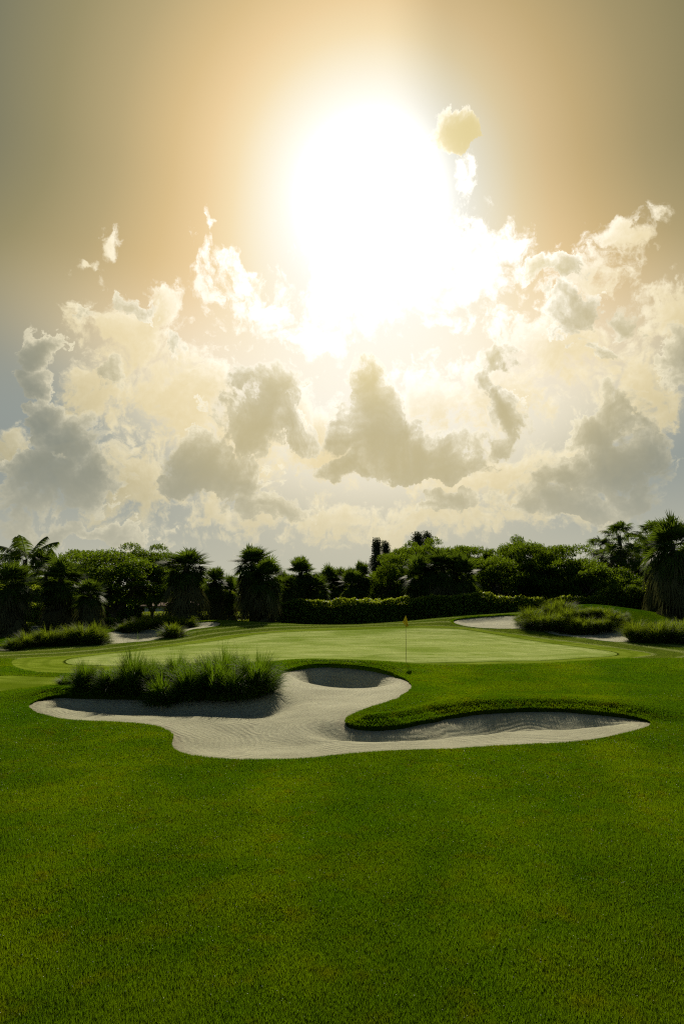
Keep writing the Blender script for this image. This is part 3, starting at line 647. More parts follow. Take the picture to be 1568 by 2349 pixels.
def casuarina(seed, H=10, R=1.6):
    g = np.random.default_rng(seed); c = Geo(); tr = Geo(); V, Q = tube([(0, 0, -.3), (.1, 0, H*.5), (0, .1, H*.97)], [.2, .12, .02], 7); tr.add(V, Q)
    for i in range(95):
        h = H*(.12+.86*g.random()**.8); r = R*1.25*(1-(h/H))**.8*(.3+.8*g.random())+.08; az = g.random()*6.28; e = np.array([math.cos(az)*r, math.sin(az)*r, h+.35])
        V, Q = tube([(0, 0, h-.3), tuple((e+[0, 0, h-.3])*.5*[1, 1, 1]), tuple(e)], [.03, .02, .01], 4); tr.add(V, Q)
        n = 150; P = e*[1, 1, 1]+np.clip(g.normal(0, 1, (n, 3)), -1.5, 1.5)*[.24, .24, .36]; V, Q, Rn = leaf_quads(g, P, .13, 0); c.add(V, Q, Rn)
        n = 60; t = g.random((n, 1)); P = np.array([0, 0, h-.3])*(1-t)+e*t+g.normal(0, .15, (n, 3)); V, Q, Rn = leaf_quads(g, P, .12, 0); c.add(V, Q, Rn)
    return {'crown': c.mesh('crown', [M_PINE]), 'trunk': tr.mesh('trunk', [M_BARK], True), 'H': H+.3, 'R': R}
SAB = [sabal(31), sabal(32, 6.2, 2.1, 4.6), sabal(33, 6.8, 1.8, 3.6, 50, 55), sabal(34, 6.0, 2.0, 4.4, 40, 80)]
WAS = [washingtonia(41), washingtonia(42, 8.6, 1.9, 2.4)]
COC = [coconut(51), coconut(52, 6.0, 2.9, 14)]
BRD = [broadleaf(61), broadleaf(62, 5.0, 6.0, .5), broadleaf(63, 5.0, 7.0, .35, 72), broadleaf(64, 5.0, 5.2, .55, 60)]
CAS = [casuarina(71), casuarina(72, 9, 1.3)]
def ground_z(x, y):
    zg, zs, sd, far = heights(np.array([x]), np.array([y])); return float(zs[0] if sd[0] > 0 else zg[0])
def plant(name, proto, px, top, hw, d, label, cat, group, rot=None, base=None):
    x = at(px, 1390, d)[0]; gz = ground_z(x, d) if base is None else base; zt = at(px, top, d)[2]
    o = link(name, None, loc=(x, d, gz-.05), label=label, category=cat, group=group)
    s = (hw*(1.22 if name == 'broadleaf_tree' else 1.0)*d/F)/proto['R']; o.scale = (s, s, (zt-gz)/proto['H']); o.rotation_euler = (0, 0, RG.random()*6.28 if rot is None else rot)
    for k, me in proto.items():
        if k not in 'HR': link(k, me, o)
    return o
GP = 'cabbage palms along the back of the course'
GB = 'spreading leafy trees along the back of the course'
GW = 'slender palms rising at the right'
GF = 'trees of the far line behind the course'
P_ = [
 ('sabal_palm', SAB[3], 26,1284,56,50,'shaggy palm at the left edge with its thin bare trunk showing below','palm',GP),
 ('sabal_palm', SAB[1],138,1276,60,54,'wide dark shaggy palm behind the left row of grass, skirt down to the ground','palm',GP),
 ('sabal_palm', SAB[3],206,1326,44,52,'low round shaggy palm in front of the forked leafy tree','palm',GP),
 ('sabal_palm', SAB[0],424,1252,62,58,'big round-headed palm with a grey skirt behind the left back bunker','palm',GP),
 ('sabal_palm', SAB[2],491,1298,36,64,'short narrow palm in the gap right of the big grey-skirted palm','palm',GP),
 ('sabal_palm', SAB[1],527,1318,26,66,'small dark palm half hidden at the left of the twin palms','palm',GP),
 ('sabal_palm', SAB[2],578,1247,52,63,'tall spiky-headed palm, the higher of the twin palms left of the long hedge','palm',GP),
 ('sabal_palm', SAB[1],612,1278,46,60,'broad palm in front, the lower of the twin palms left of the long hedge','palm',GP),
 ('sabal_palm', SAB[0],651,1304,34,66,'small palm tucked against the right side of the twin palms','palm',GP),
 ('sabal_palm', SAB[2],688,1273,40,70,'round-headed palm standing alone behind the left end of the long hedge','palm',GP),
 ('sabal_palm', SAB[3],727,1312,38,70,'low palm behind the hedge, right of the lone round-headed palm','palm',GP),
 ('sabal_palm', SAB[1],754,1295,38,80,'rounded palm behind the left third of the long hedge','palm',GP),
 ('sabal_palm', SAB[0],782,1297,34,82,'palm behind the hedge with a small tuft of head at its top left','palm',GP),
 ('sabal_palm', SAB[3],806,1300,38,74,'dark palm behind the middle left of the hedge','palm',GP),
 ('sabal_palm', SAB[2],830,1284,28,76,'thin pointed palm left of the tall pine-like trees','palm',GP),
 ('sabal_palm', SAB[1],966,1271,50,68,'shaggy palm with bright glints on its left side, behind the flagstick','palm',GP),
 ('sabal_palm', SAB[0],1016,1250,56,67,'tallest and widest shaggy palm right of the flagstick','palm',GP),
 ('sabal_palm', SAB[3],1062,1268,44,66,'shaggy palm on the right shoulder of the widest one','palm',GP),
 ('sabal_palm', SAB[2],1121,1257,26,80,'palm whose pale fan top peeks over the leafy trees','palm',GP),
 ('sabal_palm', SAB[1],1548,1181,66,50,'huge dark palm filling the right edge, skirt hanging to the ground','palm',GP),
 ('sabal_palm', SAB[3],1512,1215,44,53,'dark shaggy palm against the left side of the huge right edge palm','palm',GP),
 ('sabal_palm', SAB[0],1600,1240,66,52,'dark palm cut by the right edge of the photo','palm',GP),
 ('broadleaf_tree', BRD[0],262,1257,112,68,'wide leafy tree with forked low limbs behind the left back bunker','tree',GB),
 ('broadleaf_tree', BRD[2],350,1254,64,72,'leafy tree with a raised top, right shoulder of the forked tree','tree',GB),
 ('broadleaf_tree', BRD[1],188,1268,60,76,'leafy tree showing between the dark palm and the forked tree','tree',GB),
 ('broadleaf_tree', BRD[1],905,1275,58,78,'mid green leafy tree right of the tall pine-like trees','tree',GB),
 ('broadleaf_tree', BRD[2],948,1242,56,84,'tall leafy tree behind the flagstick, rising above its neighbours','tree',GB),
 ('broadleaf_tree', BRD[0],1048,1244,66,84,'leafy tree behind the widest shaggy palm','tree',GB),
 ('broadleaf_tree', BRD[3],1150,1270,70,72,'low leafy tree in the notch right of the shaggy palms','tree',GB),
 ('broadleaf_tree', BRD[2],1172,1240,44,78,'leafy tree with a small flat topknot, left of the three right leafy trees','tree',GB),
 ('broadleaf_tree', BRD[0],1228,1236,68,74,'highest leafy tree right of the middle, with layered flat boughs','tree',GB),
 ('broadleaf_tree', BRD[1],1308,1255,80,70,'broad leafy tree behind the right mound','tree',GB),
 ('broadleaf_tree', BRD[3],1380,1283,78,66,'leafy tree sloping down in front of the slender fan palms','tree',GB),
 ('broadleaf_tree', BRD[3],1440,1322,52,62,'lowest leafy tree at the foot of the slender fan palms','tree',GB),
 ('coconut_palm', COC[0],48,1186,100,56,'feather palm with arching fronds, tallest tree at the left','palm','feather palms at the left'),
 ('coconut_palm', COC[1],104,1218,66,58,'shorter feather palm right of the tallest one at the left','palm','feather palms at the left'),
 ('coconut_palm', COC[1],1388,1262,40,76,'feather palm peeking out left of the slender fan palms','palm',GW),
 ('fan_palm', WAS[0],1428,1172,50,72,'tallest slender fan palm with its trunk visible','palm',GW),
 ('fan_palm', WAS[1],1384,1204,44,74,'left one of the slender fan palms, with a drooping skirt','palm',GW),
 ('fan_palm', WAS[1],1464,1190,46,76,'slender fan palm right of the tallest one, head against the sky','palm',GW),
 ('fan_palm', WAS[0],1504,1170,48,70,'slender fan palm with upright spiky fans beside the huge dark palm','palm',GW),
 ('fan_palm', WAS[0],1408,1226,46,69,'shorter slender fan palm filling in below and between the tallest two at the right','palm',GW),
 ('fan_palm', WAS[1],1482,1228,46,68,'shorter slender fan palm in front of the pair beside the huge dark palm','palm',GW),
 ('sabal_palm', SAB[0],708,1306,30,76,'dim palm in the gap right of the lone round-headed palm','palm',GP),
 ('casuarina_tree', CAS[0],866,1239,34,90,'tall grey pine-like tree standing against the sky','tree','pine-like trees in the middle'),
 ('casuarina_tree', CAS[1],886,1247,22,91,'slim pine-like tree at the right side of the tall grey one','tree','pine-like trees in the middle'),
 ('casuarina_tree', CAS[0],962,1226,40,96,'pine-like tree whose top shows above the tall leafy tree','tree','pine-like trees in the middle'),
 ('casuarina_tree', CAS[1],983,1226,26,97,'slim pine-like top showing at the right above the tall leafy tree','tree','pine-like trees in the middle'),
]
for a in P_: plant(*a)
far = [(-40,1300),(20,1310),(90,1315),(150,1310),(400,1320),(470,1330),(560,1325),(640,1335),(700,1325),(770,1322),(850,1315),(920,1300),(1000,1290),(1090,1285),(1200,1290),(1330,1300),(1420,1300),(1490,1290),(1580,1270)]
fl = ['at the photo left edge','behind the shaggy left edge palm','behind the feather palms','behind the wide dark palm','behind the big grey-skirted palm','behind the short narrow palm','behind the taller twin palm','behind the lower twin palm','behind the lone round-headed palm','behind the palms over the left third of the hedge','below the tall pine-like trees','below the tall leafy tree','behind the widest shaggy palm','behind the notch in the tree line','behind the highest leafy tree','behind the right mound','behind the tallest fan palm','behind the dark palms at the right','beyond the right edge palms']
for i, ((px, tp), w) in enumerate(zip(far, fl)):
    plant('background_tree', BRD[i % 4], px, tp, 70, 104+(i*7) % 12, 'dim far tree '+w, 'tree', GF)

def hedge(name, pts, h, w, label, cat='hedge', group=None, leaf=.12, dens=260, rough=.25, mat_=None):
    """leafy hedge along world points; top rises and falls"""
    g = np.random.default_rng(int(abs(pts[0][0]*97+pts[0][1]*13)) % 9999+5); pts = np.array(pts, float); c = Geo(); core = Geo()
    base = link(name, None, loc=(pts[0][0], pts[0][1], ground_z(*pts[0])), label=label, category=cat)
    if group: base['group'] = group
    org = np.array(base.location)
    for a, b in zip(pts[:-1], pts[1:]):
        L = np.linalg.norm(b-a); e = (b-a)/L; nrm = np.array([-e[1], e[0]])
        n = int(L*(w+2*h)*dens); t = g.random(n); s = g.random(n)*(w+2*h)-h-w/2
        off = np.clip(s, -w/2, w/2); zz = np.where(abs(s) > w/2, h-(abs(s)-w/2), h)
        P2 = a+e*(t*L)[:, None]+nrm*off[:, None]
        hh = 1+rough*fbm(P2[:, 0]*.9, P2[:, 1]*.9, 71, 3)*1.6
        depth = g.random(n)**2*.35; bul = fbm(P2[:, 0]*1.3+zz*2, P2[:, 1]*1.3+zz, 75, 3)*.7*rough/.25
        off2 = np.sign(off)*np.where(abs(s) > w/2, abs(off)-depth+bul, abs(off))
        z = np.where(abs(s) > w/2, zz*hh, h*hh-depth*.7+.25*rough*g.random(n)**3*2)
        P2 = a+e*(t*L)[:, None]+nrm*off2[:, None]; gz = height(P2[:, 0], P2[:, 1])
        V, Q, R = leaf_quads(g, np.c_[P2, z+gz]-org, leaf, .3); c.add(V, Q, R)
        # solid core, its dark colour standing for shade inside the foliage
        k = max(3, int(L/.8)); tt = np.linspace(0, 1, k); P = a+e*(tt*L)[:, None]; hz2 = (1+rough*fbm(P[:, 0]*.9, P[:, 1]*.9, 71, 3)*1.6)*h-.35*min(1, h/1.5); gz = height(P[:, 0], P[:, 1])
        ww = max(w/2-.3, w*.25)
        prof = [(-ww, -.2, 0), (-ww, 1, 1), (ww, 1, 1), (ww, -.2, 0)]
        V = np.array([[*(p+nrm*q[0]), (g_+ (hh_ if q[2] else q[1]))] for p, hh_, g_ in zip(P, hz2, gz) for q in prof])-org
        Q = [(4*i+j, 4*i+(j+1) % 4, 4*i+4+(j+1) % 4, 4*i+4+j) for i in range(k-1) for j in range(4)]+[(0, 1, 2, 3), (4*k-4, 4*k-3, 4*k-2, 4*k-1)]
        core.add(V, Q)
    link('foliage', c.mesh('foliage', [mat_ or M_HEDGE]), base); link('shade_core', core.mesh('shade_core', [M_CORE]), base)
def wp(px, d): return (at(px, 1390, d)[0], d)
hedge('long_hedge', [wp(636, 65), wp(760, 64.5), wp(880, 64.5), wp(960, 64), wp(1060, 63.5), wp(1240, 64)], 2.75, 1.8, 'long bushy hedge with sunlit top behind the middle of the green', dens=420, leaf=.16)
hedge('right_hedge', [wp(1195, 65), wp(1300, 63), wp(1400, 62), wp(1470, 61), wp(1500, 61)], 2.35, 1.8, 'leafy hedge behind the crest of the right mound', dens=360, leaf=.16)
hedge('clipped_hedge', [wp(330, 76), wp(460, 76), wp(560, 75), wp(640, 74)], 1.75, 1.2, 'flat-topped clipped hedge with a bright top, seen under the palms', rough=.04, dens=220)
hedge('low_shrub', [wp(222, 63), wp(246, 63), wp(268, 64)], 1.1, 1.1, 'low leafy shrub behind the left end of the left back bunker', cat='shrub', dens=300)
hedge('dark_shrub', [wp(-60, 66), wp(60, 66), wp(150, 65)], 2.6, 1.6, 'dark glossy shrubbery behind the utility box', cat='shrub', dens=200, leaf=.15)
hedge('dark_shrub', [wp(1480, 60), wp(1600, 58)], 3.2, 1.6, 'dark shrubbery under the huge right edge palm', cat='shrub', dens=180, leaf=.15)
hedge('leafy_shrub', [wp(520, 70), wp(600, 70), wp(645, 69)], .95, 1.0, 'small leafy shrub in the shade under the twin palms', cat='shrub', dens=240)
hedge('far_hedge', [wp(-150, 98), wp(300, 99), wp(800, 100), wp(1300, 99), wp(1750, 98)], 4.6, 2.5, 'tall dark hedge far behind the trees, glimpsed between trunks', dens=60, leaf=.26, rough=.35)

# ------------------------------------------------------------------ topiary shrub, utility box
def topiary():
    d = 56; x = at(65, 1390, d)[0]; gz = ground_z(x, d); zt = at(65, 1425, d)[2]; zb = at(65, 1453, d)[2]; w = 17*d/F
    o = link('clipped_shrub', None, loc=(x, d, gz), label='flat-topped clipped shrub on a dark stem left of the utility box', category='shrub')
    g = np.random.default_rng(5); n = 5200; dd = norm(g.normal(0, 1, (n, 3))); q = dd/np.maximum(np.abs(dd).max(1), 1e-6)[:, None]*.6+dd*.4
    P = q*[w, w*.9, (zt-zb)*.42]*(1-.12*g.random((n, 1)))*(1+.0*q)
    P[:, :2] *= (1-.25*(P[:, 2:3] < 0)*np.abs(P[:, 2:3])/((zt-zb)*.5)); P[:, 2] += (zt+zb)/2-gz
    c = Geo(); V, Q, R = leaf_quads(g, P, .06, .3); c.add(V, Q, R); link('foliage', c.mesh('foliage', [M_HEDGE]), o)
    tr = Geo(); V, Q = tube([(0, 0, -.1), (.02, 0, (zb-gz)*.6+.1), (0, 0, (zt+zb)/2-gz+.1)], [.1, .09, .25], 8); tr.add(V, Q)
    for a in range(5): V, Q = tube([(0, 0, .1), (.25*math.cos(a*1.3), .25*math.sin(a*1.3), (zt+zb)/2-gz)], [.04, .02], 5); tr.add(V, Q)
    link('stem', tr.mesh('stem', [M_BARK], True), o)
topiary()
M_BOXG = plain_mat('box green paint', (.045, .075, .06, 1), (.06, .095, .075, 1), 5, .5, .1, .5)
M_CONC = plain_mat('concrete', (.25, .25, .23, 1), (.33, .32, .30, 1), 5, .9, .3)
def bevel_box(name, dims, m, parent, loc, bev=.02):
    V, Q = box(-dims[0]/2, -dims[1]/2, 0, dims[0]/2, dims[1]/2, dims[2]); me = new_mesh(name, V, Q, [m]); o = link(name, me, parent, loc)
    b = o.modifiers.new('b', 'BEVEL'); b.width = bev; b.segments = 2; return o
def utility_box():
    d = 54; x = at(92, 1390, d)[0]; gz = ground_z(x, d); zt = at(92, 1438, d)[2]; h = max(zt-gz, .7); w = 25*d/F
    o = link('utility_box', None, loc=(x, d, gz), label='low green metal utility box beside the clipped shrub', category='utility box')
    bevel_box('pad', (w+.2, .8, .08), M_CONC, o, (0, 0, -.04)); bevel_box('cabinet', (w, .6, h-.1), M_BOXG, o, (0, 0, .04))
    bevel_box('lid', (w+.08, .7, .06), M_BOXG, o, (0, 0, h-.06)); bevel_box('door', (w*.9, .03, h*.7), M_BOXG, o, (0, -.313, h*.12), .008)
    bevel_box('latch', (.05, .03, .12), M_CONC, o, (w*.36, -.343, h*.4), .006)
utility_box()

# ------------------------------------------------------------------ houses glimpsed through the trees
M_WALL = plain_mat('house render', (.50, .49, .45, 1), (.58, .57, .52, 1), 1.5, .9, .1); M_ROOF = plain_mat('roof tiles', (.22, .12, .08, 1), (.30, .19, .13, 1), 3, .85, .6, .2, (1, 6, 6))
M_TRIM = plain_mat('white trim', (.70, .70, .68, 1), (.76, .76, .74, 1), 2, .6, 0)
def glass():
    m, t = mat('window glass'); b = t.node('ShaderNodeBsdfPrincipled', {'Base Color': (.03, .04, .045, 1), 'Roughness': .08, 'Specular IOR Level': .8}); t.l.new(b.outputs[0], t.out.inputs[0]); return m
M_GLASS = glass()
def house(x, y, w, dp, h, rh, label, nwin):
    z = ground_z(x, y); o = link('house', None, loc=(x, y, z), label=label, category='house')
    V, Q = box(-w/2, 0, -.3, w/2, dp, h); link('wall', new_mesh('wall', V, Q, [M_WALL]), o)
    e = .5; V = [(-w/2-e, -e, h-.02), (w/2+e, -e, h-.02), (w/2+e, dp+e, h-.02), (-w/2-e, dp+e, h-.02), (-w/2+dp*.4, dp/2, h+rh), (w/2-dp*.4, dp/2, h+rh), (-w/2-e, -e, h-.2), (w/2+e, -e, h-.2), (w/2+e, dp+e, h-.2), (-w/2-e, dp+e, h-.2)]
    T = [(0,1,5,5),(0,5,4,4),(1,2,5,5),(2,3,4,4),(2,4,5,5),(3,0,4,4),(6,7,1,1),(6,1,0,0),(7,8,2,2),(7,2,1,1),(8,9,3,3),(8,3,2,2),(9,6,0,0),(9,0,3,3),(6,9,8,8),(6,8,7,7)]
    link('roof', new_mesh('roof', V, [t[:3] for t in T], [M_ROOF]), o)
    for i in range(nwin):
        wx = -w/2+(i+.5)*w/nwin; fr = link('window', new_mesh('window', *box(wx-.55, -.06, .9, wx+.55, -.002, 2.2), [M_TRIM]), o)
        link('pane', new_mesh('pane', *box(wx-.47, -.075, .98, wx-.03, -.055, 2.12), [M_GLASS]), fr); link('pane', new_mesh('pane', *box(wx+.03, -.075, .98, wx+.47, -.055, 2.12), [M_GLASS]), fr)
    V, Q = box(-.5, -.05, 0, .5, -.003, 2.1)
house(at(385, 1390, 90)[0], 90, 6, 8, 2.5, 1.3, 'pale house with a brown tiled roof glimpsed under the forked tree', 3)
house(at(1180, 1390, 82)[0], 82, 7, 7, 3.0, 1.8, 'pale house glimpsed through the trees left of the right mound', 3)
house(at(1490, 1390, 92)[0], 92, 12, 8, 5.6, 1.8, 'pale two-storey house glimpsed between the fan palms at the right', 4)

# ------------------------------------------------------------------ cart path, flagstick
def path():
    pts = [(-34, 52.5), (-29, 52.8), (-25.3, 52.2), (-23.3, 53.5), (-22.5, 57), (-21, 62)]; pts = np.array(pts, float); P = []
    for a, b in zip(pts[:-1], pts[1:]):
        for t in np.linspace(0, 1, 8, endpoint=False): P.append(a+(b-a)*t)
    P = np.array(P); e = norm(np.gradient(P, axis=0)); n = np.c_[-e[:, 1], e[:, 0]]; V = []
    for s in (-1.2, 1.2):
        q = P+n*s; V.append(np.c_[q, height(q[:, 0], q[:, 1])+.03])
    V = np.concatenate(V); k = len(P); i = np.arange(k-1)
    link('cart_path', new_mesh('cart_path', V, np.stack([i, i+1, i+k+1, i+k], -1), [M_CONC]), kind='structure', label='strip of pale cart path at the far left', category='path')
path()
def flagstick():
    x, y = march(931.3, 1519); z = hz(x, y); zt = at(930, 1411.5, y)[2]; H = zt-z
    o = link('flagstick', None, loc=(x, y, z), label='thin golf flagstick with a limp yellow flag, standing in the hole on the green', category='golf flag')
    m, t = mat('yellow stick'); b = t.node('ShaderNodeBsdfPrincipled', {'Base Color': (.30, .24, .04, 1), 'Roughness': .35}); t.l.new(b.outputs[0], t.out.inputs[0])
    tr = Geo(); V, Q = tube([(0, 0, -.1), (-.005, 0, H*.5), (-.012, 0, H-.02), (-.012, 0, H)], [.009, .008, .007, .002], 8); tr.add(V, Q); link('pole', tr.mesh('pole', [m], True), o)
    m, t = mat('yellow flag cloth'); n = t.noise(t.node('ShaderNodeTexCoord').outputs['Object'], 9, 3)
    b = t.node('ShaderNodeBsdfPrincipled', {'Base Color': t.mix(n, (.40, .38, .015, 1), (.52, .50, .02, 1)), 'Roughness': .7}); q = t.node('ShaderNodeBsdfTranslucent', {'Color': (.70, .60, .02, 1)})
    mx = t.node('ShaderNodeMixShader', {0: .3, 1: b.outputs[0], 2: q.outputs[0]}); t.l.new(mx.outputs[0], t.out.inputs[0])
    # limp flag: gathered folds falling from the hoist, opening into two lobes
    nu, nv = 22, 16; V = []
    for j in range(nv):
        v = j/(nv-1)
        for i in range(nu):
            u = i/(nu-1)
            wdt = .02+.125*min(1, v*1.45); sx = math.sin(u*math.pi*1.0)*0
            xx = (-.115*min(1, v*2.2)*(1-max(0, v-.5)*1.6)) if False else 0
            fold = .045*v*math.sin(u*math.pi*3+v*1.2)
            left = -.012-.125*min(v/.55, 1)*(1 if v < .55 else max(0, 1-(v-.55)/.28))
            right = .012+.105*v if v < .9 else .012+.105*.9-.3*(v-.9)
            X = left+(right-left)*u; zz = H-.015-.50*v+.04*math.sin(u*2.2)*v
            V.append((X, fold-.02, zz))
    Q = [(j*nu+i, j*nu+i+1, (j+1)*nu+i+1, (j+1)*nu+i) for j in range(nv-1) for i in range(nu-1)]
    fl = link('flag', new_mesh('flag', V, Q, [m], True), o); s = fl.modifiers.new('s', 'SOLIDIFY'); s.thickness = .003; s.offset = 0
    m, t = mat('flag print and hole shade'); b = t.node('ShaderNodeBsdfPrincipled', {'Base Color': (.05, .035, .01, 1), 'Roughness': .8}); t.l.new(b.outputs[0], t.out.inputs[0])
    eg = Geo(); V, Q = tube([(-.062, -.075, H-.20), (-.078, -.077, H-.25), (-.066, -.079, H-.29)], [.006, .008, .004], 5); eg.add(V, Q); link('emblem', eg.mesh('emblem', [m]), fl)
    # hole cup: rim around a flat dark disc that paints the shaded hole
    a = np.linspace(0, 2*math.pi, 33)[:-1]; r0, r1 = .054, .062; V = [(r*math.cos(t_), r*math.sin(t_), zz) for r, zz in ((r0, .008), (r1, .006), (.075, .004)) for t_ in a]
    cup = link('hole_cup', None, loc=(x, y, z), label='hole in the green at the foot of the flagstick, its shade a flat dark disc', category='golf hole')
    k = 32; rim = [(i, (i+1) % k, k+(i+1) % k, k+i) for i in range(k)]
    mw, t = mat('hole edge soil'); b = t.node('ShaderNodeBsdfPrincipled', {'Base Color': (.08, .10, .02, 1), 'Roughness': .9}); t.l.new(b.outputs[0], t.out.inputs[0])
    link('rim', new_mesh('rim', V, rim, [mw]), cup)
    V = [(r0*math.cos(t_), r0*math.sin(t_), zz) for zz in (.008, .004) for t_ in a]+[(0, 0, .004)]
    Q = [(i, (i+1) % k, k+(i+1) % k, k+i) for i in range(k)]; T = [(a_[0], a_[1], a_[2]) for a_ in Q]+[(a_[0], a_[2], a_[3]) for a_ in Q]+[(k+i, k+(i+1) % k, 2*k) for i in range(k)]
    link('shade_disc', new_mesh('shade_disc', V, T, [m]), cup)
flagstick()
# ------------------------------------------------------------------ sky
def build_world():
    w = bpy.data.worlds.new('World'); scene.world = w; w.use_nodes = True; t = NT(w.node_tree); t.n.clear()
    D = t.node('ShaderNodeTexCoord').outputs['Generated']
    sp = t.node('ShaderNodeSeparateXYZ', {0: D}).outputs
    az = t.m('MULTIPLY', t.m('ARCTAN2', sp[0], sp[1]), 57.2958); el = t.m('MULTIPLY', t.m('ARCSINE', sp[2]), 57.2958)
    ang = t.m('MULTIPLY', t.m('ARCCOSINE', t.vm('DOT_PRODUCT', D, tuple(SUN_DIR), out=1)), 57.2958)
    P = t.node('ShaderNodeCombineXYZ', {0: az, 1: el, 2: 0.}).outputs[0]
    # clear sky: aureole around the sun, cooler away from it
    below = t.mr(el, math.degrees(SUN_EL)+2, math.degrees(SUN_EL)-13, 1., .70)
    c = t.ramp(t.m('DIVIDE', t.m('MULTIPLY', ang, below), 60.), [(0, (1, 1, 1, 1)), (5.2/60, (1, 1, .97, 1)), (7.6/60, srgb(254, 247, 228)), (9/60, srgb(251, 238, 208)), (10.6/60, srgb(246, 224, 180)), (12.6/60, srgb(237, 208, 158)), (15/60, srgb(219, 191, 139)), (19/60, srgb(184, 166, 122)), (23/60, srgb(154, 144, 106)), (28/60, srgb(121, 121, 99)), (36/60, srgb(100, 105, 100)), (48/60, srgb(85, 95, 98)), (1, srgb(65, 80, 92))])
    glow = t.m('MULTIPLY', t.m('POWER', 2.718, t.m('MULTIPLY', t.m('POWER', t.m('DIVIDE', ang, 3.0), 2.), -1.)), 5.0)
    glow2 = t.m('MULTIPLY', t.m('POWER', 2.718, t.m('MULTIPLY', t.m('POWER', t.m('DIVIDE', ang, 4.6), 2.), -1.)), .35)
    G = t.m('ADD', glow, glow2)
    # shaft of shade cast upward by the small cloud right of the sun
    sh = t.m('MULTIPLY', t.mr(t.m('ADD', az, t.m('MULTIPLY', el, .10)), 7.5, 14.5), t.m('MULTIPLY', t.mr(el, 22., 36.), t.mr(az, 60., 20.)))
    c = t.mix(t.m('MULTIPLY', sh, .42), c, t.mix(1., c, (.45, .47, .42, 1), 'MULTIPLY'))
    low = t.mr(el, 28., 14.)
    side = t.mr(ang, 21., 31.)
    c = t.mix(t.m('MULTIPLY', low, .92), c, t.mix(side, t.mix(t.mr(ang, 11., 27.), (1.05, 1.03, .95, 1), srgb(228, 219, 192)), srgb(150, 158, 154)))
    # clouds: a thin bright bank and heavier heaps; each is lit by how much cloud lies between it and the sun
    def density(blobs, name, amp, vamp, s1, s2):
        gt = bpy.data.node_groups.new(name, 'ShaderNodeTree'); gt.interface.new_socket('P', in_out='INPUT', socket_type='NodeSocketVector'); gt.interface.new_socket('D', in_out='OUTPUT', socket_type='NodeSocketFloat')
        g = NT(gt); gi = g.node('NodeGroupInput').outputs[0]; go = g.node('NodeGroupOutput')
        w1 = g.vm('SCALE', g.vm('SUBTRACT', g.noise(gi, .17, 2, .5, 0, out=1, dims='2D'), (.5, .5, .5)), scale=5.0)
        w2 = g.vm('SCALE', g.vm('SUBTRACT', g.noise(gi, .75, 4, .6, 0, out=1, dims='2D'), (.5, .5, .5)), scale=1.7)
        pw = g.vm('ADD', g.vm('ADD', gi, w1), w2)
        d = None
        for (px, py, rx, ry, wt) in blobs:
            a, e = azel(px, py); a2, _ = azel(px+rx, py); _, e2 = azel(px, py-ry)
            q = g.vm('MULTIPLY', g.vm('SUBTRACT', pw, (a, e, 0)), (1/max(abs(a2-a), .3), 1/max(abs(e2-e), .3), 0))
            f = g.m('MULTIPLY_ADD', g.vm('LENGTH', q, out=1), -wt, wt)
            d = f if d is None else g.m('SMOOTH_MAX', d, f, .25)
        fbm_ = g.noise(gi, s1, 8, .60, .2, dims='2D'); fb_ = g.noise(g.vm('ADD', gi, (40, 7, 3)), s2, 6, .6, .2, dims='2D')
        vo = g.node('ShaderNodeTexVoronoi', {'Vector': pw, 'Scale': .7, 'Detail': 3., 'Roughness': .6, 'Smoothness': .4}, feature='SMOOTH_F1', voronoi_dimensions='2D').outputs['Distance']
        n = g.m('ADD', g.m('MULTIPLY', g.m('SUBTRACT', fbm_, .5), amp), g.m('ADD', g.m('MULTIPLY', g.m('SUBTRACT', fb_, .5), amp*.6), g.m('MULTIPLY', g.m('SUBTRACT', .38, vo), vamp)))
        g.l.new(g.m('ADD', d, n), go.inputs[0]); return gt
    def sample(gt, p):
        nd = t.n.new('ShaderNodeGroup'); nd.node_tree = gt; t.put(nd.inputs[0], p); return nd.outputs[0]
    sa, se = math.degrees(SUN_AZ), math.degrees(SUN_EL)
    tos = t.vm('NORMALIZE', t.vm('SUBTRACT', (sa, se+6, 0), P))
    def layer(c, gt, core, edge, kown, ksun, steps, alpha=1.):
        d0 = sample(gt, P); cov = t.m('MULTIPLY', t.mr(d0, 0., edge), alpha)
        tau = t.m('MULTIPLY', t.m('MAXIMUM', d0, 0.), kown)
        for st in steps:
            dd = t.m('MAXIMUM', sample(gt, t.vm('ADD', P, t.vm('SCALE', tos, scale=st))), 0.)
            tau = t.m('ADD', tau, t.m('MULTIPLY', dd, ksun))
        T = t.m('POWER', 2.718, t.m('MULTIPLY', tau, -1.))
        return t.mix(cov, c, t.mix(T, core, bright))
    bright = t.mix(t.mr(ang, 36., 24.), srgb(226, 218, 188), srgb(254, 243, 210)); bright = t.mix(t.mr(ang, 26., 12.), bright, (1.35, 1.30, 1.18, 1))
    coreA = t.mix(t.mr(ang, 11., 19.), (1.1, 1.07, 1., 1), srgb(232, 213, 164)); coreA = t.mix(t.mr(ang, 20., 34.), coreA, srgb(176, 166, 128))
    coreB = t.mix(t.mr(ang, 11., 18.), srgb(226, 208, 148), srgb(190, 178, 137)); coreB = t.mix(t.mr(ang, 20., 32.), coreB, srgb(138, 141, 128))
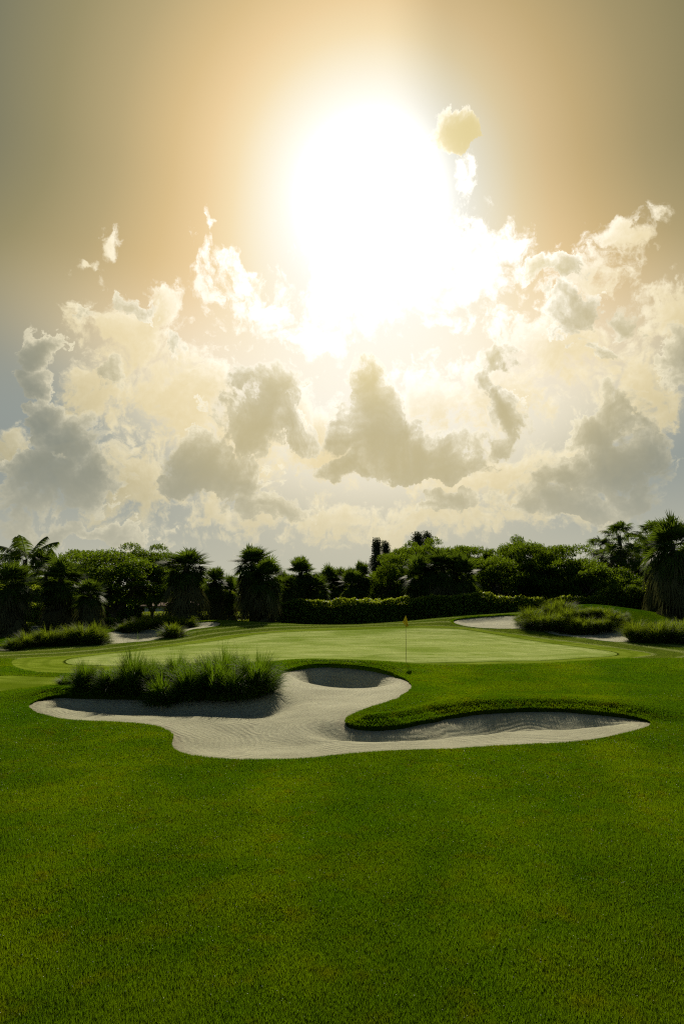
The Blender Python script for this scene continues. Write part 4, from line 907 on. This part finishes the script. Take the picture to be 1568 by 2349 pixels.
    A = [(300,760,150,140,.9),(180,705,70,65,.9),(370,690,75,75,.9),(250,900,200,160,1),(470,640,55,100,.7),(487,550,20,55,.6),(540,640,55,70,.7),(600,700,140,110,.8),(700,760,170,110,.8),(420,900,210,170,1),(560,1000,280,170,1),
         (262,555,36,40,.55),(205,605,50,16,.45),(1100,600,150,140,.9),(1060,430,70,100,.8),(1180,560,70,80,.9),(1250,600,100,70,.9),(1340,620,150,110,1),(1430,530,90,70,.9),(1490,485,50,38,.7),(1300,800,260,160,1),(1530,740,150,130,1),(1480,900,200,170,1),
         (1150,900,180,140,.9),(980,900,220,120,.9),(800,1010,420,160,1),(300,1120,380,140,1),(1200,1080,420,150,1),(15,1050,110,80,.9),(784,1200,1000,80,.9),(880,640,240,140,.7),(960,620,240,190,1.),(1110,620,150,150,1.1),(840,700,220,110,1.)]
    gA = density(A, 'bright cloud bank', 1.05, .42, .2, .7)
    c = layer(c, gA, coreA, .46, .85, .95, (.7, 1.8), .97)
    Bb = [(108,795,52,46,1.8),(80,865,48,52,1.8),(110,950,72,85,2),(170,1020,110,100,2),(230,1080,85,95,1.6),(130,1110,190,75,1.9),(50,1140,130,65,1.3),
          (560,885,85,62,1.3),(640,900,95,84,1.6),(580,965,140,80,1.9),(660,985,115,55,1.7),(480,1070,160,84,2.1),(430,1110,140,55,1.9),(560,1105,95,50,1.6),(620,1175,140,52,1.4),
          (830,850,50,62,1.4),(850,930,88,84,1.8),(860,1010,135,84,2.1),(960,1045,180,62,2.1),(1050,1062,110,45,1.7),(790,1072,90,42,1.7),
          (1150,825,66,54,1.4),(1130,875,62,52,1.3),(1155,935,64,84,1.6),(1140,1005,62,64,1.3),
          (1410,930,84,54,1.6),(1370,980,115,74,1.8),(1420,1050,150,105,2),(1300,1085,115,72,1.8),(1250,1105,90,52,1.5),(1330,1155,180,50,1.9),(1470,1130,110,62,1.7),(1060,1152,150,42,1.7),(1010,1172,130,30,1.4),(150,1216,260,30,1.6),(290,1230,60,32,1.3),
          (1310,612,66,54,1.2),(1240,600,36,54,1.2),(1320,695,76,84,1.2),(1280,745,66,64,1.1),(1425,725,60,60,.9),(310,690,66,48,1.1),(200,712,64,42,.9),(420,795,66,44,1.),(235,868,64,52,1.),(1545,820,66,84,1.1),(1385,795,96,52,.9),(1036,310,84,80,3.0)]
    gB = density(Bb, 'heaped cloud', 1.15, .6, .30, 1.0)
    c = layer(c, gB, coreB, t.mr(t.noise(P, .14, 2), .4, .6, .16, .55), 1.6, .9, (.6, 1.6), .93)
    # veil of light near the horizon
    c = t.mix(t.mr(el, 12., 2., 0., .52), c, srgb(224, 216, 188))
    c = t.mix(1., c, t.mix(t.mr(ang, 26., 42.), (1, 1, 1, 1), (.90, .91, .92, 1)), 'MULTIPLY')
    # light: add the sun's glow
    gl = t.node('ShaderNodeCombineXYZ', {0: G, 1: t.m('MULTIPLY', G, .97), 2: t.m('MULTIPLY', G, .88)}).outputs[0]
    front = t.mix(1., c, gl, 'ADD')
    sky = t.node('ShaderNodeTexSky', sky_type='NISHITA', sun_disc=False, sun_elevation=SUN_EL, sun_rotation=SUN_AZ, air_density=1., dust_density=.8, ozone_density=1.)
    b1 = t.node('ShaderNodeBackground', {'Color': front, 'Strength': 1.0}); b2 = t.node('ShaderNodeBackground', {'Color': sky.outputs[0], 'Strength': .05})
    mx = t.node('ShaderNodeMixShader', {0: t.mr(ang, 44., 66.), 1: b1.outputs[0], 2: b2.outputs[0]})
    o = t.node('ShaderNodeOutputWorld'); t.l.new(mx.outputs[0], o.inputs[0])
build_world()
L = bpy.data.lights.new('sun', 'SUN'); L.energy = 5.0; L.angle = math.radians(.6); L.color = (1, .90, .70)
so = bpy.data.objects.new('sun', L); COL.objects.link(so); so.rotation_euler = Vector(SUN_DIR).to_track_quat('Z', 'Y').to_euler()

cam = bpy.data.cameras.new('camera'); co = bpy.data.objects.new('camera', cam); COL.objects.link(co)
cam.sensor_fit = 'VERTICAL'; cam.sensor_height = 36; cam.sensor_width = 24; cam.lens = 24; cam.clip_end = 3000; cam.clip_start = .05
co.location = (0, 0, CAMZ); co.rotation_euler = (math.pi/2+PITCH, 0, 0); scene.camera = co
scene.view_settings.view_transform = 'Standard'; scene.view_settings.look = 'None'; scene.view_settings.exposure = 0; scene.view_settings.gamma = 1
scene.cycles.use_denoising = False; scene.cycles.filter_width = 1.2; scene.cycles.use_adaptive_sampling = True; scene.cycles.adaptive_threshold = .02; scene.cycles.adaptive_min_samples = 16
scene.cycles.max_bounces = 5; scene.cycles.transparent_max_bounces = 8; scene.cycles.sample_clamp_indirect = 6
